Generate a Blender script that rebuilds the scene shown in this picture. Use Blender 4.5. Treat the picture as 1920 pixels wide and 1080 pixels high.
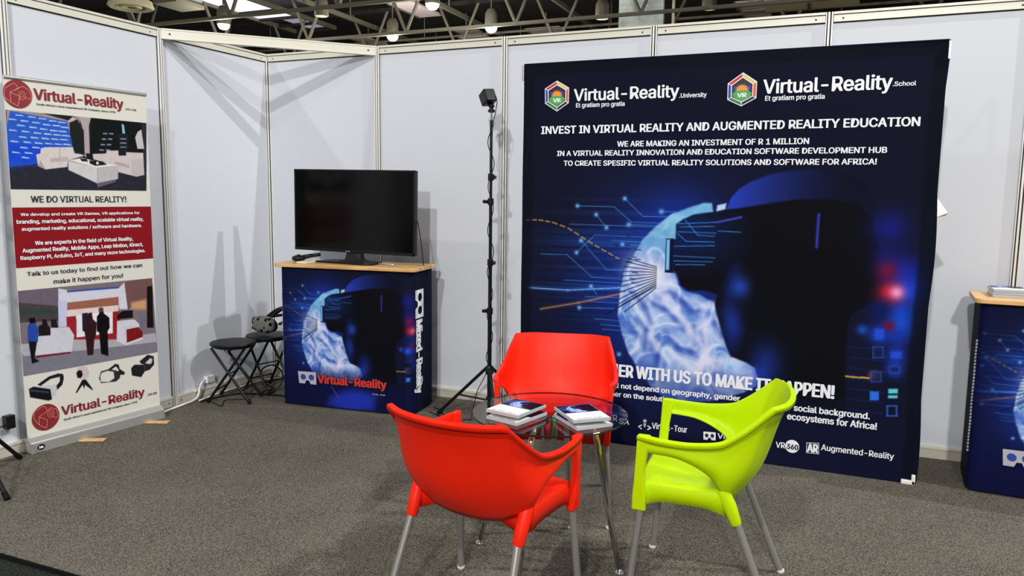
import bpy, bmesh, math, random
import numpy as np
from mathutils import Vector, Matrix

# ------------------------------------------------------------------ camera, world, lights
scene = bpy.context.scene
for o in list(bpy.data.objects): bpy.data.objects.remove(o)
COL = scene.collection
random.seed(4)
PI = math.pi

def make_camera():
    yaw, pitch, roll, f = .3935, -.1217, -.0115, 1423.7
    cy, sy, cp, sp, cr, sr = math.cos(yaw), math.sin(yaw), math.cos(pitch), math.sin(pitch), math.cos(roll), math.sin(roll)
    Rz = Matrix(((cy,-sy,0),(sy,cy,0),(0,0,1)))
    Rx = Matrix(((1,0,0),(0,cp,-sp),(0,sp,cp)))
    Ry = Matrix(((cr,0,sr),(0,1,0),(-sr,0,cr)))
    M = Rz @ Rx @ Ry
    r, f_, u = M.col[0], M.col[1], M.col[2]
    cam = bpy.data.cameras.new('camera')
    cam.sensor_width = 36; cam.lens = f/1920*36; cam.clip_end = 200
    o = bpy.data.objects.new('camera', cam); COL.objects.link(o)
    m = Matrix((( r[0],u[0],-f_[0],4.0229),(r[1],u[1],-f_[1],-4.7648),(r[2],u[2],-f_[2],1.4519),(0,0,0,1)))
    o.matrix_world = m
    scene.camera = o
make_camera()

w = bpy.data.worlds.new('hall_light'); scene.world = w; w.use_nodes = True
w.node_tree.nodes['Background'].inputs[0].default_value = (.93,.96,1,1)
w.node_tree.nodes['Background'].inputs[1].default_value = .30

def lamp(name, kind, loc, power, size, col=(1,.97,.93), aim=None, spot=None):
    l = bpy.data.lights.new(name, kind); l.energy = power; l.color = col
    if kind in ('POINT','SPOT'): l.shadow_soft_size = size
    o = bpy.data.objects.new(name, l); COL.objects.link(o); o.location = loc
    if aim is not None: o.rotation_euler = (Vector(aim)-Vector(loc)).to_track_quat('-Z','Y').to_euler()
    if spot: l.spot_size = math.radians(spot); l.spot_blend = .4
    return o
lamp('hall_lamp_right','POINT',(9.0,-1.35,7.2),1250,.08)
lamp('hall_lamp_back_right','POINT',(9.5,.7,8.0),1550,.06)
lamp('hall_lamp_front','POINT',(3.4,-9.5,7.0),1750,.15)
lamp('hall_lamp_front_low','POINT',(5.4,-12.0,5.2),2250,.18)
lamp('hall_lamp_side','POINT',(-5,-6.5,8.6),800,.2)
for _x,_y in ((-14.9,15.6),(-10.55,19.1),(-6.7,19.0),(-7.03,15.55)): lamp('hall_lamp_behind','POINT',(_x,_y,6.6),330,.2,(1,.95,.86))

scene.view_settings.view_transform = 'Standard'
scene.view_settings.look = 'None'
scene.view_settings.gamma = 1
scene.view_settings.use_curve_mapping = False
scene.view_settings.exposure = -0.03

# ------------------------------------------------------------------ materials
def lin(c):
    c = np.asarray(c, float)/255
    return np.where(c <= .04045, c/12.92, ((c+.055)/1.055)**2.4)
MATS = {}
def mat(name, rgb, rough=.5, metal=0, spec=.5, noise=0, nscale=40, bump=0, emit=0, coat=0, linear=False):
    if name in MATS: return MATS[name]
    m = bpy.data.materials.new(name); m.use_nodes = True
    nt = m.node_tree; b = nt.nodes['Principled BSDF']
    c = tuple(rgb) if linear else tuple(lin(rgb))
    b.inputs['Base Color'].default_value = (*c,1)
    b.inputs['Roughness'].default_value = rough; b.inputs['Metallic'].default_value = metal
    b.inputs['Specular IOR Level'].default_value = spec
    if coat: b.inputs['Coat Weight'].default_value = coat
    if emit:
        b.inputs['Emission Color'].default_value = (*c,1); b.inputs['Emission Strength'].default_value = emit
    if noise or bump:
        tc = nt.nodes.new('ShaderNodeTexCoord'); n = nt.nodes.new('ShaderNodeTexNoise')
        n.inputs['Scale'].default_value = nscale; n.inputs['Detail'].default_value = 4
        nt.links.new(tc.outputs['Object'], n.inputs['Vector'])
        if noise:
            mx = nt.nodes.new('ShaderNodeMix'); mx.data_type = 'RGBA'
            mx.inputs[6].default_value = (*[max(0,x*(1-noise)) for x in c],1); mx.inputs[7].default_value = (*[x*(1+noise) for x in c],1)
            nt.links.new(n.outputs['Fac'], mx.inputs[0]); nt.links.new(mx.outputs[2], b.inputs['Base Color'])
        if bump:
            bp = nt.nodes.new('ShaderNodeBump'); bp.inputs['Strength'].default_value = bump; bp.inputs['Distance'].default_value = .002
            nt.links.new(n.outputs['Fac'], bp.inputs['Height']); nt.links.new(bp.outputs[0], b.inputs['Normal'])
    MATS[name] = m
    return m
def print_mat(name, rough=.6):
    m = bpy.data.materials.new(name); m.use_nodes = True
    nt = m.node_tree; b = nt.nodes['Principled BSDF']
    a = nt.nodes.new('ShaderNodeAttribute'); a.attribute_name = 'print'
    nt.links.new(a.outputs['Color'], b.inputs['Base Color'])
    b.inputs['Roughness'].default_value = rough; b.inputs['Specular IOR Level'].default_value = .06
    MATS[name] = m
    return m
def carpet(name, c1, c2, scale=55):
    m = bpy.data.materials.new(name); m.use_nodes = True
    nt = m.node_tree; b = nt.nodes['Principled BSDF']; b.inputs['Roughness'].default_value = 1; b.inputs['Specular IOR Level'].default_value = .08
    tc = nt.nodes.new('ShaderNodeTexCoord')
    n1 = nt.nodes.new('ShaderNodeTexNoise'); n1.inputs['Scale'].default_value = scale; n1.inputs['Detail'].default_value = 7; n1.inputs['Roughness'].default_value = .75
    n2 = nt.nodes.new('ShaderNodeTexNoise'); n2.inputs['Scale'].default_value = 3; n2.inputs['Detail'].default_value = 4
    n3 = nt.nodes.new('ShaderNodeTexVoronoi'); n3.inputs['Scale'].default_value = scale*2.2
    for n in (n1,n2,n3): nt.links.new(tc.outputs['Object'], n.inputs['Vector'])
    rp = nt.nodes.new('ShaderNodeValToRGB'); rp.color_ramp.elements[0].position = .34; rp.color_ramp.elements[1].position = .68
    rp.color_ramp.elements[0].color = (*lin(c1),1); rp.color_ramp.elements[1].color = (*lin(c2),1)
    ad = nt.nodes.new('ShaderNodeMath'); ad.operation = 'MULTIPLY_ADD'; ad.inputs[1].default_value = .45
    sb = nt.nodes.new('ShaderNodeMath'); sb.operation = 'MULTIPLY_ADD'; sb.inputs[1].default_value = .25; sb.inputs[2].default_value = -.30
    nt.links.new(n2.outputs['Fac'], sb.inputs[0]); 
    nt.links.new(n1.outputs['Fac'], ad.inputs[0])
    ad2 = nt.nodes.new('ShaderNodeMath'); ad2.operation = 'ADD'
    nt.links.new(n3.outputs['Distance'], ad.inputs[2]); nt.links.new(ad.outputs[0], ad2.inputs[0]); nt.links.new(sb.outputs[0], ad2.inputs[1])
    nt.links.new(ad2.outputs[0], rp.inputs[0]); nt.links.new(rp.outputs[0], b.inputs['Base Color'])
    bp = nt.nodes.new('ShaderNodeBump'); bp.inputs['Strength'].default_value = .5; bp.inputs['Distance'].default_value = .004
    nt.links.new(n1.outputs['Fac'], bp.inputs['Height']); nt.links.new(bp.outputs[0], b.inputs['Normal'])
    MATS[name] = m
    return m
def wood(name):
    m = bpy.data.materials.new(name); m.use_nodes = True
    nt = m.node_tree; b = nt.nodes['Principled BSDF']; b.inputs['Roughness'].default_value = .35
    tc = nt.nodes.new('ShaderNodeTexCoord'); mp = nt.nodes.new('ShaderNodeMapping'); mp.inputs['Scale'].default_value = (2,40,10)
    n = nt.nodes.new('ShaderNodeTexNoise'); n.inputs['Scale'].default_value = 3; n.inputs['Detail'].default_value = 6
    rp = nt.nodes.new('ShaderNodeValToRGB'); rp.color_ramp.elements[0].color = (*lin((196,148,88)),1); rp.color_ramp.elements[1].color = (*lin((226,184,122)),1)
    rp.color_ramp.elements[0].position = .35; rp.color_ramp.elements[1].position = .65
    nt.links.new(tc.outputs['Object'], mp.inputs[0]); nt.links.new(mp.outputs[0], n.inputs['Vector']); nt.links.new(n.outputs['Fac'], rp.inputs[0]); nt.links.new(rp.outputs[0], b.inputs['Base Color'])
    MATS[name] = m
    return m
def glass_mat(name, tint, edge=False):
    m = bpy.data.materials.new(name); m.use_nodes = True
    nt = m.node_tree; nt.nodes.remove(nt.nodes['Principled BSDF']); out = nt.nodes['Material Output']
    t = nt.nodes.new('ShaderNodeBsdfTransparent'); t.inputs[0].default_value = (*tint,1)
    g = nt.nodes.new('ShaderNodeBsdfGlossy'); g.inputs['Roughness'].default_value = .01
    fr = nt.nodes.new('ShaderNodeFresnel'); fr.inputs[0].default_value = 1.45
    mx = nt.nodes.new('ShaderNodeMixShader')
    nt.links.new(fr.outputs[0], mx.inputs[0]); nt.links.new(t.outputs[0], mx.inputs[1]); nt.links.new(g.outputs[0], mx.inputs[2]); nt.links.new(mx.outputs[0], out.inputs[0])
    MATS[name] = m
    return m

M = MATS
mat('panel', (208,212,220), .5, noise=.015, nscale=1.2)
mat('alu', (232,231,226), .35, .2)
mat('rail', (216,214,200), .4, .05)
mat('groove', (30,30,27), .7, spec=.2)
mat('skirt', (196,192,180), .45, .1, noise=.12, nscale=9)
carpet('carpet', (58,56,50), (114,109,99), 80)
carpet('aisle', (22,26,22), (46,50,44))
mat('red', (232,36,12), .45, spec=.2, noise=.02, nscale=6)
mat('lime', (184,218,0), .45, spec=.2, noise=.02, nscale=6)
mat('leg_metal', (150,148,144), .4, .5)
mat('chrome', (215,215,210), .08, 1)
mat('cap', (225,222,212), .45)
mat('black', (16,16,18), .45, spec=.25)
mat('black_plastic', (20,21,24), .35, spec=.3)
mat('black_metal', (13,13,14), .4, spec=.3)
mat('screen', (3,3,4), .14, spec=.22)
mat('dark_rubber', (12,12,13), .8, spec=.2)
mat('navy', (14,17,36), .8, spec=.06)
mat('white', (236,236,234), .5)
mat('paper', (233,232,226), .6)
mat('lettering_white', (238,240,246), .6)
mat('lettering_red', (128,24,34), .6)
mat('lettering_black', (24,24,28), .6)
mat('lettering_orange', (222,44,28), .6)
mat('silver', (190,190,186), .3, .6)
mat('grey_plastic', (104,104,98), .6)
mat('green_cable', (70,120,118), .5)
mat('ink_red', (200,34,38), .6); mat('ink_yellow', (222,196,96), .6); mat('ink_orange', (226,92,40), .6); mat('ink_green', (40,120,60), .6)
mat('ink_hill', (74,166,78), .6); mat('ink_blue', (36,60,160), .6); mat('ink_sun', (240,146,30), .6); mat('ink_dark', (18,24,40), .6)
mat('ink_maroon', (132,28,34), .6); mat('ink_rose', (226,150,140), .6); mat('ink_grey', (176,178,186), .6)
mat('ink_cyan', (90,170,235), .6); mat('ink_steel', (60,110,200), .6); mat('ink_amber', (190,140,60), .6)
mat('clear_case', (170,178,186), .15)
mat('case_edge', (188,192,196), .3)
wood('wood'); glass_mat('glass', (.80,.84,.82))
_g = bpy.data.materials.new('glass_under'); _g.use_nodes = True; _nt = _g.node_tree; _nt.nodes.remove(_nt.nodes['Principled BSDF'])
_t = _nt.nodes.new('ShaderNodeBsdfTransparent'); _t.inputs[0].default_value = (.92,.95,.93,1); _nt.links.new(_t.outputs[0], _nt.nodes['Material Output'].inputs[0]); M['glass_under'] = _g
mat('glass_edge', (22,30,26), .1)
print_mat('print_fabric', .75); print_mat('print_sheet', .5); print_mat('print_cover', .3)
mat('hall_dark', (34,32,29), .9); mat('hall_steel', (108,105,90), .6); mat('hall_beige', (214,204,164), .7)
mat('tile', (214,198,200), .8); mat('hall_floor', (168,162,150), .8); mat('duct', (150,156,146), .5); mat('column', (226,240,236), .7, noise=.05, nscale=2)
mat('lamp_glow', (255,246,225), .5, emit=30); mat('lamp_dim', (235,230,200), .5, emit=.8); mat('sky_glow', (232,236,246), .5, emit=1.15); mat('sky_dim', (170,168,186), .5, emit=.5)
mat('diffuser', (244,238,200), .5)

# ------------------------------------------------------------------ mesh helpers
class MB:
    def __init__(s): s.v=[]; s.f=[]; s.mi=[]; s.mats=[]; s.cur=0
    def m(s, name):
        if name not in s.mats: s.mats.append(name)
        s.cur = s.mats.index(name); return s
    def add(s, vs, fs):
        k = len(s.v); s.v.extend([tuple(v) for v in vs])
        for f in fs: s.f.append([i+k for i in f]); s.mi.append(s.cur)
        return s
    def box(s, c, d, rot=None):
        x,y,z = d[0]/2,d[1]/2,d[2]/2
        vs = [Vector((i*x,j*y,k*z)) for i in (-1,1) for j in (-1,1) for k in (-1,1)]
        if rot is not None: vs = [rot @ v for v in vs]
        vs = [v+Vector(c) for v in vs]
        return s.add(vs, [(0,1,3,2),(4,6,7,5),(0,4,5,1),(2,3,7,6),(0,2,6,4),(1,5,7,3)])
    def b2(s, a, b): return s.box([(a[i]+b[i])/2 for i in range(3)], [abs(b[i]-a[i]) for i in range(3)])
    def tube(s, pts, r, seg=12, caps=True):
        pts = [Vector(p) for p in pts]; n = len(pts)
        rs = r if isinstance(r,(list,tuple)) else [r]*n
        t0 = (pts[1]-pts[0]).normalized()
        nrm = t0.orthogonal().normalized(); vs=[]; prev=t0
        for i,p in enumerate(pts):
            t = ((pts[min(i+1,n-1)]-p).normalized()+(p-pts[max(i-1,0)]).normalized()).normalized() if 0<i<n-1 else ((pts[1]-p) if i==0 else (p-pts[i-1])).normalized()
            q = prev.rotation_difference(t); nrm = (q @ nrm).normalized(); prev = t
            bi = t.cross(nrm)
            for k in range(seg):
                a = 2*PI*k/seg; vs.append(p + (nrm*math.cos(a)+bi*math.sin(a))*rs[i])
        fs = [(i*seg+k, i*seg+(k+1)%seg, (i+1)*seg+(k+1)%seg, (i+1)*seg+k) for i in range(n-1) for k in range(seg)]
        if caps: fs += [tuple(reversed(range(seg))), tuple((n-1)*seg+k for k in range(seg))]
        return s.add(vs, fs)
    def lathe(s, prof, c=(0,0,0), seg=24, rot=None, caps=True):
        n = len(prof); vs=[]
        for r,z in prof:
            for k in range(seg):
                a = 2*PI*k/seg; v = Vector((r*math.cos(a), r*math.sin(a), z))
                if rot is not None: v = rot @ v
                vs.append(v+Vector(c))
        fs = [(i*seg+k, i*seg+(k+1)%seg, (i+1)*seg+(k+1)%seg, (i+1)*seg+k) for i in range(n-1) for k in range(seg)]
        if caps: fs += [tuple(reversed(range(seg))), tuple((n-1)*seg+k for k in range(seg))]
        return s.add(vs, fs)
    def prism(s, poly, z0, z1, fn=None):
        "polygon in xy extruded z0..z1 (fn maps the points afterwards)"
        n = len(poly); vs = [(x,y,z0) for x,y in poly]+[(x,y,z1) for x,y in poly]
        if fn: vs = [fn(*v) for v in vs]
        return s.add(vs, [tuple(reversed(range(n))), tuple(range(n,2*n))]+[(i,(i+1)%n,n+(i+1)%n,n+i) for i in range(n)])
    def build(s, name, material=None, parent=None, smooth=False, bevel=0, solid=0, sub=0, loc=None, segs=2):
        me = bpy.data.meshes.new(name); me.from_pydata(s.v, [], s.f)
        names = s.mats if s.mats else [material]
        for n in names: me.materials.append(M[n])
        if s.mats: me.polygons.foreach_set('material_index', s.mi)
        bm = bmesh.new(); bm.from_mesh(me); bmesh.ops.recalc_face_normals(bm, faces=bm.faces); bm.to_mesh(me); bm.free()
        o = bpy.data.objects.new(name, me); COL.objects.link(o)
        if parent is not None: o.parent = parent
        if loc is not None: o.location = loc
        if solid:
            md = o.modifiers.new('thickness','SOLIDIFY'); md.thickness = solid; md.offset = 0
        if bevel:
            md = o.modifiers.new('bevel','BEVEL'); md.width = bevel; md.segments = segs; md.limit_method = 'ANGLE'; md.angle_limit = math.radians(40)
        if sub:
            md = o.modifiers.new('subdivision','SUBSURF'); md.levels = sub; md.render_levels = sub
        if smooth:
            for p in me.polygons: p.use_smooth = True
            if smooth == 'auto':
                try: me.set_sharp_from_angle(angle=math.radians(40))
                except Exception: pass
        return o
def box(name, a, b, material, parent=None, bevel=0): return MB().b2(a,b).build(name, material, parent, bevel=bevel)
def tag(o, label=None, cat=None, group=None, kind=None):
    if label: o['label'] = label
    if cat: o['category'] = cat
    if group: o['group'] = group
    if kind: o['kind'] = kind
    return o
def thing(name, label, cat, loc=(0,0,0), rz=0, group=None):
    o = bpy.data.objects.new(name, None); COL.objects.link(o); o.empty_display_size = .1
    o.location = loc; o.rotation_euler = (0,0,rz)
    return tag(o, label, cat, group)
def copy_tree(o, parent=None):
    c = o.copy(); COL.objects.link(c)
    if parent is not None: c.parent = parent; c.matrix_parent_inverse = o.matrix_parent_inverse.copy()
    for ch in list(o.children): copy_tree(ch, c)
    return c
def struct(o): o['kind'] = 'structure'; return o
def bez(p0,p1,p2,p3,n=10):
    p0,p1,p2,p3 = map(Vector,(p0,p1,p2,p3)); out=[]
    for i in range(n+1):
        t=i/n; out.append(p0*(1-t)**3+p1*3*t*(1-t)**2+p2*3*t*t*(1-t)+p3*t**3)
    return out
def crom(pts, n):
    "Catmull-Rom through pts, n samples"
    P = [np.array(p,float) for p in pts]; P = [2*P[0]-P[1]]+P+[2*P[-1]-P[-2]]; out=[]; segs=len(pts)-1
    for i in range(n):
        u = i/(n-1)*segs; k = min(int(u), segs-1); t = u-k
        a,b,c,d = P[k:k+4]
        out.append(.5*((2*b)+(-a+c)*t+(2*a-5*b+4*c-d)*t*t+(-a+3*b-3*c+d)*t**3))
    return out

# ------------------------------------------------------------------ lettering
# Blender ships a clean sans typeface; its default face is the fallback
FONT = None
try:
    import os
    _p = os.path.join(bpy.utils.system_resource('DATAFILES'),'fonts','Inter.woff2')
    if os.path.exists(_p): FONT = bpy.data.fonts.load(_p)
except Exception: FONT = None
_text = {}
def text_mesh(t):
    if t in _text: return _text[t]
    cu = bpy.data.curves.new('lettering','FONT'); cu.body = t; cu.size = 1
    if FONT: cu.font = FONT
    cu.dimensions = '2D'; cu.fill_mode = 'FRONT'; cu.resolution_u = 3
    ob = bpy.data.objects.new('lettering', cu); COL.objects.link(ob)
    dg = bpy.context.evaluated_depsgraph_get()
    me = bpy.data.meshes.new_from_object(ob.evaluated_get(dg))
    v = np.zeros(len(me.vertices)*3); me.vertices.foreach_get('co', v); v = v.reshape(-1,3)[:,:2].copy()
    f = [tuple(p.vertices) for p in me.polygons]
    bpy.data.objects.remove(ob); bpy.data.curves.remove(cu); bpy.data.meshes.remove(me)
    _text[t] = (v, f)
    return v, f
def put_text(mb, fr, t, x0, x1, z, ch, bold=0.0, off=.0015):
    "text fitted between x0 and x1 with cap height ch; bold thickens the strokes"
    v, f = text_mesh(t); hv,_ = text_mesh('H'); lo, hi = hv[:,1].min(), hv[:,1].max()
    g = bold*ch
    sx = (x1-x0-2*g)/(v[:,0].max()-v[:,0].min()); sy = (ch-g)/(hi-lo)
    X = x0+g+(v[:,0]-v[:,0].min())*sx; Y = z+g*.5+(v[:,1]-lo)*sy
    moves = [(0,0)] if not bold else [(0,0),(-1,0),(1,0),(-.6,.45),(.6,.45),(-.6,-.45),(.6,-.45)]
    for k,(dx,dy) in enumerate(moves):
        mb.add([fr(a_+dx*g,b_+dy*g,off+.00003*k) for a_,b_ in zip(X,Y)], f)
def frame(o, ex, ey, wave=None):
    "flat print frame: (a,b,off) -> o + a*ex + b*ey + off*normal"
    o,ex,ey = Vector(o),Vector(ex).normalized(),Vector(ey).normalized(); n = ex.cross(ey)
    def fr(a,b,off=0):
        p = o+ex*a+ey*b+n*(off+(wave(a,b) if wave else 0)); return p
    return fr
def fpoly(mb, fr, pts, off): mb.add([fr(a,b,off) for a,b in pts], [tuple(range(len(pts)))])
def circ(c, r, n=28, ry=None): return [(c[0]+r*math.cos(2*PI*i/n), c[1]+(ry or r)*math.sin(2*PI*i/n)) for i in range(n)]
def stroke(mb, fr, pts, w, off):
    for (x0,y0),(x1,y1) in zip(pts, pts[1:]):
        L = math.hypot(x1-x0,y1-y0) or 1; nx,ny = -(y1-y0)/L*w/2,(x1-x0)/L*w/2
        ex,ey=(x1-x0)/L*w*.3,(y1-y0)/L*w*.3
        fpoly(mb, fr, [(x0+nx-ex,y0+ny-ey),(x0-nx-ex,y0-ny-ey),(x1-nx+ex,y1-ny+ey),(x1+nx+ex,y1+ny+ey)], off)

# ---- measured print layout (metres on each printed face)
TXT_BANNER=[('Virtual-Reality', 0.309, 0.913, 1.9925, 0.068), ('.University', 0.913, 1.061, 1.9885, 0.024), ('Et gratiam pro gratia', 0.323, 0.61, 1.9565, 0.025), ('Virtual-Reality', 1.348, 1.957, 1.992, 0.073), ('.School', 1.957, 2.06, 2.006, 0.022), ('Et gratiam pro gratia', 1.361, 1.65, 1.9565, 0.025)]
TXT_BANNER_BOLD=[('INVEST IN VIRTUAL REALITY AND AUGMENTED REALITY EDUCATION', 0.112, 2.09, 1.81, 0.045), ('WE ARE MAKING AN INVESTMENT OF R 1 MILLION', 0.572, 1.588, 1.731, 0.031), ('IN A VIRTUAL REALITY INNOVATION AND EDUCATION SOFTWARE DEVELOPMENT HUB', 0.214, 1.953, 1.682, 0.03), ('TO CREATE SPESIFIC VIRTUAL REALITY SOLUTIONS AND SOFTWARE FOR AFRICA!', 0.256, 1.91, 1.625, 0.03), ('d not depend on geography, gender', 0.599, 1.309, 0.336, 0.031), ('r social background.', 1.562, 1.96, 0.317, 0.035), ('ner on the solutions', 0.578, 0.962, 0.2845, 0.03), ('ecosystems for Africa!', 1.556, 1.996, 0.2655, 0.037)]
TXT_BANNER_IMPACT=[('ER WITH US TO MAKE IT HAPPEN!', 0.621, 1.785, 0.4045, 0.074)]
TXT_BANNER_LOGO=[('VR', 0.560, 0.622, 0.1345, 0.04), ('SA', 0.632, 0.694, 0.124, 0.034), ('Virtual-Tour', 0.827, 1.029, 0.12, 0.035), ('Virtual', 1.197, 1.336, 0.11, 0.03), ('VR', 1.507, 1.555, 0.1005, 0.033), ('Augmented-Reality', 1.736, 2.085, 0.1185, 0.033)]
TXT_360=[('360', 1.562, 1.623, 0.101, 0.029)]
TXT_RU_RED=[('Virtual-Reality', 0.1452, 0.6599, 1.935, 0.06), ('Virtual-Reality', 0.1867, 0.7063, 0.1685, 0.054)]
TXT_RU_BLACK=[("South Africa's most experienced VR Company since 1998", 0.1574, 0.6064, 1.907, 0.011), ('.co.za', 0.668, 0.7395, 1.933, 0.013), ('WE DO VIRTUAL REALITY!', 0.0969, 0.6477, 1.383, 0.035), ('Talk to us today to find out how we can', 0.0515, 0.7305, 0.984, 0.023), ('make it happen for you!', 0.1897, 0.6023, 0.929, 0.025), ("South Africa's most experienced VR Company since 1998", 0.1987, 0.6528, 0.136, 0.012), ('.co.za', 0.7234, 0.788, 0.1635, 0.017)]
TXT_RU_WHITE=[('We develop and create VR Games, VR applications for', 0.0383, 0.7315, 1.31, 0.016), ('branding, marketing, educational, scalable virtual reality,', 0.0161, 0.7547, 1.269, 0.021), ('augmented reality solutions / software and hardware.', 0.0393, 0.7406, 1.2305, 0.019), ('We are experts in the field of Virtual Reality,', 0.103, 0.678, 1.1505, 0.022), ('Augmented Reality, Mobile Apps, Leap Motion, Kinect,', 0.0354, 0.7426, 1.1125, 0.022), ('Raspberry Pi, Arduino, IoT, and many more technologies.', 0.0232, 0.7568, 1.0735, 0.021)]
TXT_CF=[('Virtual-Reality', 0.2885, 0.8032, 0.175, 0.058)]
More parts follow.
